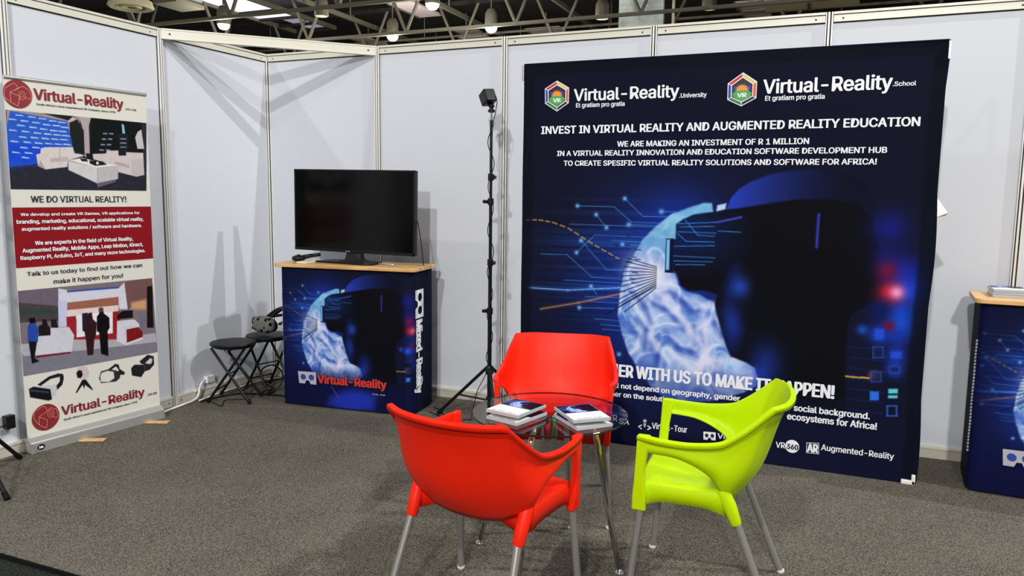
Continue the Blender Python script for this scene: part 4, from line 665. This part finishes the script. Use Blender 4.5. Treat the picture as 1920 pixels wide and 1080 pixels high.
for rows_,mt,bd in ((TXT_RU_RED,'lettering_red',.055),(TXT_RU_BLACK,'lettering_black',.03),(TXT_RU_WHITE,'lettering_white',.05)):
    for (s,x0,x1,z,ch) in rows_:
        m = MB(); put_text(m, fr_r2, s, x0, x1, z, ch, bd, .0012); m.build('lettering',mt,ru)
for i in ('1','2'):
    m = MB(); x,z,r = ART['ru_logo'+i]; m.m('ink_maroon'); fpoly(m, fr_r2, circ((x,z),r,40), .0010); m.m('ink_rose')
    for l in ART['logolines'+i]: stroke(m, fr_r2, l, .0022, .0014)
    rx,rz,_ = ART['logoring'+i]
    for rr in (.022,.010): stroke(m, fr_r2, circ((rx,rz),rr*.8,18,rr)+[(rx+rr*.8,rz)], .002, .0014)
    m.build('round_logo',parent=ru)
m = MB(); m.tube([(0,0,RHT-.008),(RWD,0,RHT-.008)],.011,12); m.build('top_rail','silver',ru,smooth='auto')
m = MB(); prof=[(-.045,0),(.05,0),(.05,.055),(.02,.085),(-.012,.085),(-.04,.06)]
m.prism(prof,-.006,RWD+.006,lambda x,y,z:(z,x,y)); m.build('cassette','silver',ru,bevel=.006)
for x,a in ((.27,.62),(.69,.55)):
    m = MB(); m.box((0,-.055,.006),(.045,.17,.010)); o=m.build('swivel_foot','wood',ru,bevel=.004,loc=(x,-.03,0)); o.rotation_euler=(0,0,a)
MB().tube([(RWD/2,.028,.05),(RWD/2,.02,RHT-.01)],.008,8).build('support_pole','silver',ru)
m = MB(); m.m('black'); fpoly(m, frame((0,-.0462,0),(1,0,0),(0,0,1)), circ((.045,.033),.020,24,.016), .0004); m.m('lettering_white')
put_text(m, frame((0,-.0462,0),(1,0,0),(0,0,1)), 'bb', .033,.057,.026,.014,.1,.001); m.build('maker_badge',parent=ru)

# ------------------------------------------------------------------ counters
CL, CDp, CH = .98, .33, .955
def make_counter():
    t = thing('promotion_counter','','counter',(.598,-.643,0),math.atan2(.1,.975))
    r = .05; path=[]
    path += [(0,CDp-i*(CDp-r)/12,0) for i in range(12)]
    path += [(r-r*math.cos(a),r-r*math.sin(a),0) for a in np.linspace(0,PI/2,7)[:-1]]
    nf = 220
    path += [(r+(CL-2*r)*i/nf,0,0) for i in range(nf)]
    path += [(CL-r+r*math.sin(a),r-r*math.cos(a),0) for a in np.linspace(0,PI/2,7)]
    path += [(CL,r+(i+1)*(CDp-r)/12,0) for i in range(12)]
    P = np.array(path); nz = 210; z = np.linspace(.012,CH,nz)
    PX,PZ = np.meshgrid(P[:,0],z); PY = np.meshgrid(P[:,1],z)[0]
    # sheet of print around the front, plain navy on the back half of the sides
    c = Canvas(0,CL,0,CH,294,286,(14,18,44)); c.C[:] = FACE.sample(.305+1.76*c.X,.027+1.695*c.Z)
    full=(slice(0,286),slice(0,294))
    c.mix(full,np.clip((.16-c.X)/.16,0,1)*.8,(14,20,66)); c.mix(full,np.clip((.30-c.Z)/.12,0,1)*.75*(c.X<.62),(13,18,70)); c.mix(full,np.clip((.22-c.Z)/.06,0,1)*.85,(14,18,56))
    c.poly([(.36,.03),(.38,.08),(.47,.125),(.56,.15),(.66,.14),(.72,.12),(.70,.02),(.5,-.02)],(34,50,172),.03,.9); c.glow((.56,.07),.12,(36,56,190),.5,.06)
    c.line([(.39,.155),(.44,.085)],.004,(90,120,210),.8)
    C = c.sample(PX,PZ); side = np.clip((PY-.02)/.05,0,1)[...,None]; C = C*(1-side)+np.array([15,19,46])/255.*side
    bul = .010*np.sin(PI*PZ/CH)
    grid_print('fabric_wrap',PX,PZ,lambda X,Z:(X+0*Z, PY-bul*(PY<.01)*np.sin(PI*np.clip(X/CL,0,1)), Z),C,'print_fabric',t)
    MB().b2((.01,.02,.0),(CL-.01,CDp-.005,.012)).build('base_board','black',t)
    MB().b2((.02,.05,.012),(CL-.02,CDp-.005,CH-.002)).build('inner_box','navy',t)
    rr=.035; a0,b0,a1,b1=-.03,-.028,CL+.03,CDp+.03
    pl=[]
    for cx_,cy_,s0 in ((a1-rr,b1-rr,0),(a0+rr,b1-rr,1),(a0+rr,b0+rr,2),(a1-rr,b0+rr,3)):
        pl += [(cx_+rr*math.cos(PI/2*(s0+i/5)),cy_+rr*math.sin(PI/2*(s0+i/5))) for i in range(6)]
    wt = MB().prism(pl,CH,CH+.024).build('worktop','wood',t,bevel=.004)
    fc = frame((0,-.012,0),(1,0,0),(0,0,1))
    for (s,x0,x1,zz,ch) in TXT_CF:
        m = MB()
        m.m('ink_dark'); put_text(m, fc, s, x0-.004, x1+.004, zz-.004, ch+.008, .12, .0008)
        m.m('lettering_orange'); put_text(m, fc, s, x0, x1, zz, ch, .05, .0014); 
        m.build('lettering',parent=t)
    m = MB(); put_text(m, fc, 'co.za', .70,.79,.128,.013,.01,.001); m.build('lettering','ink_grey',t)
    m = MB(); cardicon(m, fc, ART['cf_card'], .001, 'ink_grey','ink_blue'); m.build('viewer_icon',parent=t)
    # right side print: text reads downwards
    fs = frame((CL+.0005,0,0),(0,0,-1),(0,1,0))   # a = -z, b = depth
    m = MB(); put_text(m, fs, 'Mixed-Reality', -.631,-.131, .062,.105,.06,.0012); m.build('lettering','lettering_white',t)
    m = MB(); cardicon(m, fs, [(-.829,.185),(-.642,.185),(-.642,.055),(-.829,.055)], .0012, 'lettering_white','navy'); m.build('viewer_icon',parent=t)
    m = MB()
    for k in range(34): m.box((-.002,.04+.004*math.sin(k*.5),.2+k*.017),(.008,.006,.010),Matrix.Rotation(.5,3,'X'))
    m.build('seam_cord','ink_grey',t)
    return t
ctr = make_counter(); ctr['label'] = 'blue printed promotion counter with a wooden top carrying the television'
ctr2 = copy_tree(ctr); ctr2.location = (4.733,-.489,0); ctr2.rotation_euler = (0,0,-.07)
ctr2['label'] = 'blue printed promotion counter at the right edge, disc cases on its wooden top'
CT = CH+.024

# ------------------------------------------------------------------ television and small things on the counter
tv = thing('television','black flat screen television, switched off, on the wooden counter top','television',(1.075,-.46,CT))
rot = Matrix.Rotation(.0127,3,'Y')
def rb(m, a, b, c0=(0,0,.352)):
    c=[(a[i]+b[i])/2 for i in range(3)]; m.box(Vector(c0)+rot@Vector(c),[abs(b[i]-a[i]) for i in range(3)],rot); return m
m = MB(); rb(m,(-.475,.004,-.276),(.475,.040,.276)); m.build('tv_case','black_plastic',tv,bevel=.004)
m = MB(); rb(m,(-.476,-.004,-.277),(-.464,.006,.277)); rb(m,(.464,-.004,-.277),(.476,.006,.277)); rb(m,(-.476,-.004,.265),(.476,.006,.277)); rb(m,(-.476,-.004,-.277),(.476,.006,-.258)); m.build('bezel','black',tv,bevel=.0015)
m = MB(); rb(m,(-.465,.0,-.259),(.465,.004,.266)); m.build('screen','screen',tv)
m = MB(); rb(m,(-.055,-.0055,-.271),(-.02,-.004,-.267)); m.build('maker_mark','silver',tv)
m = MB(); m.add([(-.05,.01,.11),(.05,.01,.11),(.05,.03,.11),(-.05,.03,.11),(-.06,-.01,.03),(.06,-.01,.03),(.06,.05,.03),(-.06,.05,.03),(-.12,-.03,.012),(.12,-.03,.012),(.12,.09,.012),(-.12,.09,.012)],
      [(0,1,5,4),(1,2,6,5),(2,3,7,6),(3,0,4,7),(4,5,9,8),(5,6,10,9),(6,7,11,10),(7,4,8,11),(0,3,2,1),(8,9,10,11)]); m.build('stand_neck','black_plastic',tv,smooth='auto')
m = MB(); m.prism([(-.29,-.03),(.13,-.075),(.165,-.06),(.18,-.02),(.15,.12),(-.25,.12)],0,.014); m.build('stand_base','black_plastic',tv,bevel=.004)
m = MB(); m.tube(bez((.478,.03,.30),(.49,.03,.25),(.50,.05,.12),(.505,.06,.006),12),.003,8); m.build('power_cable','black',tv,smooth=True)
rod = MB().tube([(1.22,-.40,CT+.006),(1.385,-.445,CT+.006)],.005,8).build('stylus_rod','silver',smooth=True); tag(rod,'thin silver rod lying on the counter right of the television base','rod')
lf = MB().prism([(.695,-.575),(.778,-.575),(.778,-.36),(.700,-.37)],CT,CT+.008).build('leaflet_stack','paper'); tag(lf,'white paper leaflets on the counter under the black hand controller','leaflets')
hc = thing('hand_controller','black handheld game controller on the left end of the counter','controller',(.63,-.47,CT))
m = MB(); m.lathe([(.012,.0),(.040,.006),(.048,.020),(.042,.034),(.022,.042),(.005,.043)],seg=24); m.build('tracking_ring','black_plastic',hc,smooth=True)
m = MB(); m.tube([(.02,.01,.026),(.06,.05,.036),(.11,.10,.044)],[.016,.015,.012],12); m.build('grip','black_plastic',hc,smooth=True)
m = MB(); m.lathe([(.012,0),(.012,.004)],(.0,.0,.042),16); m.build('button','dark_rubber',hc)

# ------------------------------------------------------------------ light stand with tracking sensor, and its twin at the left edge
def make_stand():
    t = thing('light_stand','black tripod light stand in front of the wall between counter and big display','tripod stand',(2.06,-.40,0))
    R_, hub = .362, .335
    for k,(z0,z1,r) in enumerate(((.03,.72,.0135),(.70,1.03,.012),(1.01,1.42,.0105),(1.40,1.91,.009))):
        MB().tube([(0,0,z0),(0,0,z1)],r,14).build('pole_section','black_metal',t,smooth='auto')
    for k,z in enumerate((.718,1.028,1.41,1.562)):
        m = MB(); m.lathe([(.017,-.022),(.019,-.018),(.019,.018),(.017,.022)],(0,0,z),16); m.b2((-.012,-.012,z-.012),(.034 if k%2 else -.038,.012,z+.010)); m.lathe([(.010,0),(.012,.016)],(.03 if k%2 else -.034,-.01,z),10,Matrix.Rotation(PI/2,3,'X')); m.build('clamp_knob','black_plastic',t,bevel=.002)
    MB().lathe([(.020,-.03),(.026,-.026),(.026,.02),(.02,.028)],(0,0,hub),18).build('leg_collar','black_plastic',t,smooth='auto')
    MB().lathe([(.018,-.03),(.022,-.026),(.022,.02),(.016,.024)],(0,0,.135),18).build('brace_collar','black_plastic',t,smooth='auto')
    for a in (182,302,62):
        a = math.radians(a); c,s = math.cos(a),math.sin(a)
        lg = MB().tube([(.022*c,.022*s,hub+.01),(R_*c,R_*s,.012)],.0105,10).build('leg','black_metal',t,smooth='auto')
        MB().tube([((R_-.025)*c,(R_-.025)*s,.034),((R_+.006)*c,(R_+.006)*s,.006)],.0135,10).build('rubber_foot','dark_rubber',lg,smooth='auto')
        f = .58; mid=(.022+(R_-.022)*f, hub+.01-(hub)*f)
        MB().tube([(.02*c,.02*s,.135),(mid[0]*c,mid[0]*s,mid[1])],.0065,8).build('brace','black_metal',t,smooth='auto')
    MB().tube([(0,0,1.91),(0,0,1.955)],.007,10).build('spigot','chrome',t,smooth='auto')
    return t
st = make_stand()
st2 = copy_tree(st)
m = MB(); m.tube([(.036,-.008,1.985),(.030,-.007,1.95),(.014,-.004,1.90)]+[((.0175+.004*max(0,math.sin(k*.23)))*math.cos(k*.55),-(.0175+.004*max(0,math.sin(k*.23)))*math.sin(k*.55),1.895-k*.0238) for k in range(66)]+[(-.02,-.02,.30),(-.07,-.03,.20),(-.10,-.04,.06),(-.11,-.05,.004),(-.2,-.10,.004),(-.33,-.06,.004),(-.44,.0,.004)],.0028,6); m.build('power_cable','black',st,smooth=True); st2.location = (.172,-2.455,0); st2.rotation_euler = (0,0,math.radians(-71.1))
st2['label'] = 'black tripod stand at the left edge, only two feet showing'
sn = thing('tracking_sensor','small black cube tracking sensor tilted on top of the light stand','sensor',(2.06,-.40,1.955))
m = MB(); m.lathe([(.012,0),(.022,.004),(.022,.018),(.012,.022),(.012,.03),(.019,.036),(.019,.046),(.010,.052)],seg=16); m.build('ball_mount','black_plastic',sn,smooth='auto')
R3 = Matrix.Rotation(math.radians(-38),3,'Z') @ Matrix.Rotation(math.radians(-27),3,'Y') @ Matrix.Rotation(math.radians(6),3,'X')
m = MB(); m.box((-.022,-.006,.092),(.078,.078,.082),R3); m.build('sensor_body','black_plastic',sn,bevel=.008,segs=3)
m = MB(); m.box(Vector((-.022,-.006,.092))+R3@Vector((-.040,0,0)),(.003,.066,.068),R3); m.build('front_glass','screen',sn,bevel=.001)
m = MB(); m.tube([(.026,-.01,.098),(.040,-.012,.078),(.042,-.010,.055),(.036,-.008,.03)],.0028,6); m.build('cable_lead','black',sn,smooth=True)

# ------------------------------------------------------------------ stools, headset, cables
def make_stool():
    t = thing('folding_stool','round black folding stool standing free by the left wall','stool',(.235,-.70,0),math.radians(20))
    SZ = .418
    MB().lathe([(.135,SZ-.024),(.152,SZ-.020),(.157,SZ-.010),(.152,SZ-.002),(.120,SZ+.002),(.01,SZ+.003)],seg=40).build('seat','black',t,smooth='auto')
    MB().lathe([(.13,SZ-.036),(.14,SZ-.03),(.14,SZ-.024)],seg=32).build('seat_pan','black_metal',t)
    for y,x in ((-.105,.148),(.105,.148)):
        for sgn in (-1,1):
            yy = y+sgn*.008
            lg = MB().tube([(-sgn*.148,yy,.012),(sgn*.115,yy*.86,SZ-.03)],.0095,10).build('leg','black_metal',t,smooth='auto')
            MB().tube([(-sgn*.1515,yy,.0065),(-sgn*.139,yy,.028)],.0125,10).build('rubber_foot','dark_rubber',lg,smooth='auto')
    for s_ in (-1,1):
        MB().tube([(s_*.09,-.10,.09+.0),(s_*.09,.10,.09)],.006,8).build('cross_bar','black_metal',t)
    MB().tube([(0,-.115,.205),(0,.115,.205)],.005,8).build('pivot_bar','black_metal',t)
    m = MB(); m.m('black_metal').b2((-.02,-.10,SZ-.05),(.02,-.06,SZ-.03)); m.m('silver').lathe([(.006,0),(.008,.006)],(.0,-.104,SZ-.042),10,Matrix.Rotation(PI/2,3,'X')); m.build('hinge_latch',parent=t)
    return t
s1 = make_stool()
s2 = copy_tree(s1); s2.location = (.262,-.375,0); s2.rotation_euler = (0,0,math.radians(-14))
s2['label'] = 'round black folding stool in the corner carrying the virtual reality headset'
SZ = .421
vh = thing('vr_headset','grey dimpled virtual reality headset resting on the corner stool','headset',(.305,-.405,SZ),math.radians(-12)); vh.scale = (1.08,1.0,1.0)
m = MB()
# visor: superellipsoid front shell with sensor dimples
nu,nv = 36,18; vs=[]; 
def visor(u,v,k=1.0):
    cu,su,cv,sv = math.cos(u),math.sin(u),math.cos(v),math.sin(v)
    f = lambda a,p: math.copysign(abs(a)**p,a)
    return Vector((.098*k*f(cv,.6)*f(cu,.75), -.05-.05*k*f(cv,.6)*f(su,.9), .085+.058*k*f(sv,.7)))
for i in range(nv+1):
    for j in range(nu): vs.append(visor(2*PI*j/nu, -PI/2+PI*i/nv))
m.add(vs,[(i*nu+j,i*nu+(j+1)%nu,(i+1)*nu+(j+1)%nu,(i+1)*nu+j) for i in range(nv) for j in range(nu)]); m.build('visor','grey_plastic',vh,smooth=True)
for a,b in ((20,5),(45,38),(75,-35),(92,42),(110,-30),(140,35),(150,-25),(165,8),(60,-8),(30,-40),(128,5),(95,-52),(18,42)):
    p = visor(math.radians(a),math.radians(b),1.0); nrm = (p-Vector((0,-.05,.085))).normalized()
    q = nrm.to_track_quat('Z','Y').to_matrix(); r0=.013 if a not in (60,128,95) else .008
    MB().lathe([(r0*.3,.0015),(r0,.0012),(r0*1.05,-.004)],p,12,q).build('sensor_dimple','dark_rubber',vh)
m = MB(); m.lathe([(.06,-.03),(.088,-.02),(.092,.02),(.07,.035)],(0,-.02,.075),24,Matrix.Rotation(PI/2,3,'X')@Matrix.Diagonal((1,.62,1)).to_3x3()); m.build('face_cushion','dark_rubber',vh,smooth=True)
for z0,z1,w_ in ((.09,.10,.10),(.135,.165,.02)):
    m = MB(); pts=[(-w_,.0,z0),(-w_*1.0,.09,z1+.01),(-w_*.5,.17,z1+.02),(0,.19,z1+.02),(w_*.5,.17,z1+.02),(w_,.09,z1+.01),(w_,0,z0)]
    m.tube(crom(pts,24),.011,8); m.build('head_strap','black',vh,smooth=True)
m = MB(); m.tube(crom([(.02,.0,.14),(.06,.05,.19),(.11,.08,.17),(.14,.06,.10),(.155,.06,.02),(.165,.06,-.10),(.17,.06,-.30),(.175,.05,-.412)],50),.005,8); m.build('headset_cable','black',vh,smooth=True)
def cable(name, pts, r, mt, label, n=60):
    o = MB().tube(crom(pts,n),r,8).build(name,mt,smooth=True); return tag(o,label,'cable')
cable('white_cable',[(.065,-1.195,.010),(.045,-1.10,.010),(.030,-.95,.010),(.020,-.87,.012),(.016,-.82,.035),(.010,-.795,.085),(.004,-.765,.118),(.0,-.731,.125)],.0075,'paper','white power cord curving up the left wall beside the free stool')
cable('white_cable',[(.045,-.84,.008),(.030,-.70,.008),(.030,-.45,.008),(.07,-.12,.008),(.30,-.06,.008),(.55,-.055,.008)],.006,'paper','white power cord on the floor along the wall behind the stools')
m = MB().b2((-.018,-.73,.100),(.018,-.655,.150)).build('plug_adapter','white',bevel=.006); tag(m,'white plug adapter low on the left wall behind the free stool','adapter')
cable('black_cable',[(.08,-.86,.008),(.10,-.70,.008),(.17,-.57,.008),(.30,-.53,.008),(.36,-.47,.008),(.30,-.36,.008),(.20,-.33,.02),(.19,-.38,.10),(.25,-.42,.17),(.31,-.38,.19),(.35,-.33,.12),(.34,-.37,.02),(.27,-.44,.008),(.33,-.52,.008),(.45,-.50,.008),(.575,-.50,.008)],.006,'black','tangled black cable on the floor under the corner stool',140)
cable('black_cable',[(.1,-.80,.007),(.28,-.88,.007),(.20,-.75,.007),(.34,-.66,.007)],.003,'black','thin black cable on the carpet under the free stool')
m = MB()
for k in range(4): m.tube([(.435+(.10-.008*k)*math.cos(2*PI*i/40),-.265+(.09-.006*k)*math.sin(2*PI*i/40),.012+.011*k+.012*(1+math.sin(4*PI*i/40+k))) for i in range(41)],.007,8,False)
tag(m.build('coiled_cable','green_cable',smooth=True),'coil of teal green cable on the floor beside the counter','cable')
cable('black_cable',[(1.60,-.30,.006),(1.66,-.33,.006),(1.74,-.42,.006),(1.82,-.44,.006)],.0035,'black','thin black cable on the carpet between counter and light stand foot')
m = MB().b2((-.052,-2.135,.160),(-.012,-2.085,.235)).build('power_adapter','black_plastic',bevel=.005); tag(m,'black power adapter on the wall left of the roll-up banner','adapter')
cable('black_cable',[(-.03,-2.135,.185),(-.035,-2.22,.170),(-.04,-2.35,.185),(-.045,-2.6,.16)],.004,'black','black cable hanging from the adapter left of the roll-up banner')

# ------------------------------------------------------------------ plastic armchairs
def chair_shell():
    T = [(.252,.222,.643),(.262,.163,.638),(.265,.100,.635),(.265,.044,.636),(.262,-.032,.646),(.256,-.070,.662),(.243,-.129,.706),(.219,-.200,.772)]
    T2= [(.219,-.200,.772),(.150,-.237,.771),(.075,-.252,.769),(0,-.257,.768)]
    B = [(.250,.222,.584),(.252,.163,.582),(.250,.096,.576),(.246,.029,.552),(.240,-.024,.517),(.230,-.050,.474),(.212,-.066,.450),(.186,-.076,.440)]
    B2= [(.186,-.076,.440),(.130,-.082,.416),(.065,-.085,.404),(0,-.086,.401)]
    top = crom(T,26)[:-1]+crom(T2,16); bot = crom(B,26)[:-1]+crom(B2,16)
    top += [np.array((-p[0],p[1],p[2])) for p in top[-2::-1]]; bot += [np.array((-p[0],p[1],p[2])) for p in bot[-2::-1]]
    n = len(top); rows = 16; vs=[]
    for i in range(n):
        t,b = top[i],bot[i]; s = abs(i-(n-1)/2)/((n-1)/2)   # 0 at the back middle, 1 at arm tip
        out = np.array((b[0]*1.0, b[1]-.05, 0)); out = out/(np.linalg.norm(out)+1e-9)
        k = .030*(1-s)**.7+.003
        # flange: the rim rolls outwards
        rim = t+out*.013+np.array((0,0,-.004)); rim2 = rim+np.array((0,0,-.012))
        vs += [rim2, rim]
        for r in range(rows):
            v = r/(rows-1); p = t*(1-v)+b*v; p = p+out*k*math.sin(PI*v**1.9)
            vs.append(p)
    R2 = rows+2
    fs = [(i*R2+r,(i+1)*R2+r,(i+1)*R2+r+1,i*R2+r+1) for i in range(n-1) for r in range(R2-1)]
    m = MB(); m.add(vs,fs); return m
def make_chair(colour, name, label, pose):
    t = thing(name,label,'chair',(pose[0],pose[1],0),pose[2])
    chair_shell().build('backrest',colour,t,smooth='auto',solid=.007)
    # seat with an arched skirt
    out=[]; a0,a1,b0,b1,r=-.232,.232,-.072,.235,.04
    for cx_,cy_,s0 in ((a1-r,b1-r,0),(a0+r,b1-r,1),(a0+r,b0+r,2),(a1-r,b0+r,3)):
        out += [(cx_+r*math.cos(PI/2*(s0+i/6)),cy_+r*math.sin(PI/2*(s0+i/6))) for i in range(7)]
    # densify
    pts=[]
    for (x0,y0),(x1,y1) in zip(out,out[1:]+out[:1]):
        L=math.hypot(x1-x0,y1-y0); k=max(1,int(L/.02)); pts += [(x0+(x1-x0)*i/k,y0+(y1-y0)*i/k) for i in range(k)]
    n=len(pts); vs=[]; 
    def ring(f,z): 
        for x,y in pts: vs.append((x*f,.05+(y-.05)*f,z(x,y)))
    arch=lambda x,y: .372+.036*max(0,1-((y-.07)/.15)**4)*(abs(x)>.19)+(.014*max(0,1-abs(x)/.17) if y>.2 else 0)+(.050*max(0,1-(abs(x)/.2)**3) if y<-.04 else 0)
    ring(1.0,arch); ring(1.0,lambda x,y:.450); ring(.985,lambda x,y:.461); ring(.95,lambda x,y:.465)
    for f,z in ((.8,.459),(.6,.453),(.4,.449),(.2,.447)): ring(f,lambda x,y,z=z:z)
    vs.append((0,.05,.446))
    m=MB(); nr=8; m.add(vs,[(q*n+i,q*n+(i+1)%n,(q+1)*n+(i+1)%n,(q+1)*n+i) for q in range(nr-1) for i in range(n)]+[((nr-1)*n+i,(nr-1)*n+(i+1)%n,len(vs)-1) for i in range(n)])
    m.build('seat',colour,t,smooth='auto',solid=.006)
    for s in (-1,1):
        m=MB(); sec=[(.644,.2535,.022,.046,.206),(.584,.2525,.020,.040,.212),(.54,.2500,.020,.036,.216),(.47,.245,.026,.036,.220),(.43,.242,.030,.044,.220),(.370,.238,.032,.050,.219)]
        vs=[];
        for z,x,dx,dy,y in sec:
            vs += [(s*(x-dx/2),y-dy/2,z),(s*(x+dx/2),y-dy/2,z),(s*(x+dx/2),y+dy/2,z),(s*(x-dx/2),y+dy/2,z)]
        m.add(vs,[(k*4+i,k*4+(i+1)%4,k*4+4+(i+1)%4,k*4+4+i) for k in range(5) for i in range(4)]+[(3,2,1,0),(20,21,22,23)])
        m.build('arm_post',colour,t,smooth='auto',bevel=.006,segs=3)
        m=MB(); m.tube([(s*.214,-.048,.508),(s*.216,-.058,.470),(s*.214,-.080,.425),(s*.213,-.104,.366),(s*.213,-.107,.358)],[.012,.022,.0235,.0195,.016],16); m.build('leg_sleeve',colour,t,smooth='auto')
        lg=MB().tube([(s*.236,.212,.40),(s*.259,.250,.012)],.0130,14).build('leg','leg_metal',t,smooth='auto'); MB().lathe([(.0145,.014),(.0155,.006),(.012,.0)],(s*.2595,.2515,0),14).build('foot_cap','cap',lg,smooth='auto')
        lg=MB().tube([(s*.211,-.098,.39),(s*.236,-.250,.012)],.0130,14).build('leg','leg_metal',t,smooth='auto'); MB().lathe([(.0145,.014),(.0155,.006),(.012,.0)],(s*.236,-.2535,0),14).build('foot_cap','cap',lg,smooth='auto')
    return t
make_chair('red','plastic_armchair','orange red plastic armchair in the foreground seen from behind, its back to the camera',(2.987,-2.523,-.157))
make_chair('red','plastic_armchair','orange red plastic armchair behind the glass table, facing the camera',(2.891,-1.468,3.388))
make_chair('lime','plastic_armchair','lime green plastic armchair on the right of the glass table',(3.679,-2.004,1.602))

# ------------------------------------------------------------------ glass table with cases
tb = thing('glass_table','small round glass table on bent chrome legs between the three armchairs','table',(3.05,-2.02,0))
TZ = .607
m = MB(); r=.305
seg=64
ring_=lambda rr,z: [(rr*math.cos(2*PI*i/seg),rr*math.sin(2*PI*i/seg),z) for i in range(seg)]
m.m('glass_edge').add(ring_(r-.002,TZ)+ring_(r,TZ-.002)+ring_(r,TZ-.006)+ring_(r-.002,TZ-.008),[(k*seg+i,k*seg+(i+1)%seg,(k+1)*seg+(i+1)%seg,(k+1)*seg+i) for k in range(3) for i in range(seg)])
m.m('glass'); m.f.append(list(range(seg))); m.mi.append(m.cur)
m.m('glass_under'); m.f.append(list(range(3*seg,4*seg))); m.mi.append(m.cur)
m.build('glass_top',parent=tb)
m = MB(); m.lathe([(.028,.50),(.034,.505),(.034,.585),(.026,.590)],seg=24); m.build('hub','chrome',tb,smooth='auto')
MB().lathe([(.02,.588),(.026,.592),(.026,TZ-.0085),(.02,TZ-.0085)],seg=20).build('glass_disc','chrome',tb,smooth='auto')
for a in (0,90,180,270):
    a=math.radians(a)-.02; c_,s_=math.cos(a),math.sin(a)
    pr=[(.030,.578),(.08,.584),(.13,.584),(.155,.579),(.176,.565),(.189,.543),(.198,.512),(.245,.27),(.298,.022)]
    lg=MB().tube([(x*c_,x*s_,z) for x,z in pr],.0118,14).build('leg','chrome',tb,smooth=True)
    MB().lathe([(.006,.026),(.018,.012),(.020,.006),(.016,0)],(.301*c_,.301*s_,0),16).build('foot_glide','chrome',lg,smooth='auto')
def make_case(name, label, loc, rz, group):
    t = thing(name,label,'disc case',loc,rz,group)
    w_,h_,d_ = .15,.19,.0125
    MB().b2((-w_/2,-h_/2,0),(w_/2,h_/2,d_)).build('case_shell','clear_case',t,bevel=.0015)
    X,Z = np.meshgrid(np.linspace(-w_/2+.004,w_/2-.004,60),np.linspace(-h_/2+.004,h_/2-.004,76))
    C = np.ones(X.shape+(3,))*np.array([238,238,234])/255.
    v = (Z+h_/2)/h_; top_ = v>.47
    P = FACE.sample(.25+(X+w_/2)/w_*1.75, .35+(v-.47)/.53*1.2); C = np.where(top_[...,None],P,C)
    bar = (v>.05)&(v<.085)&(np.abs(X)<.055); ns=np.random.RandomState(3).rand(*X.shape); C = np.where((bar&(ns>.45))[...,None],np.array([70,74,90])/255.,C)
    C = np.where(((v>.455)&(v<.47))[...,None],np.array([160,170,190])/255.,C)
    grid_print('cover_sheet',X,Z,lambda a,b:(a,b,0*a+d_+.0006),C,'print_cover',t)
    return t
c1 = make_case('disc_case','plastic disc case on top of the left pile on the glass table',(2.955,-2.135,TZ+.0262),math.radians(-13),None)
def put_case(src, label, loc, rz):
    c = copy_tree(src); c.location = loc; c.rotation_euler = (0,0,rz); c['label'] = label; return c
c2 = put_case(c1,'plastic disc case at the bottom of the left pile on the glass table',(2.960,-2.140,TZ+.0003),math.radians(-16))
c3 = put_case(c1,'plastic disc case on top of the right pile on the glass table',(3.205,-2.095,TZ+.0262),math.radians(41))
c4 = put_case(c1,'plastic disc case at the bottom of the right pile on the glass table',(3.208,-2.092,TZ+.0003),math.radians(46))
for c in (c1,c2,c3,c4): c['group'] = 'disc cases on the glass table'
for c,(l,z,a) in zip([None]*3,(('plastic disc case at the bottom of the pile on the right edge counter',0,-.04),('plastic disc case in the middle of the pile on the right edge counter',1,-.06),('plastic disc case on top of the pile on the right edge counter',2,-.02))):
    k = put_case(c1,l,(4.868,-.325,CT+.0003+.0131*z),a); k['group'] = 'disc cases on the right counter'
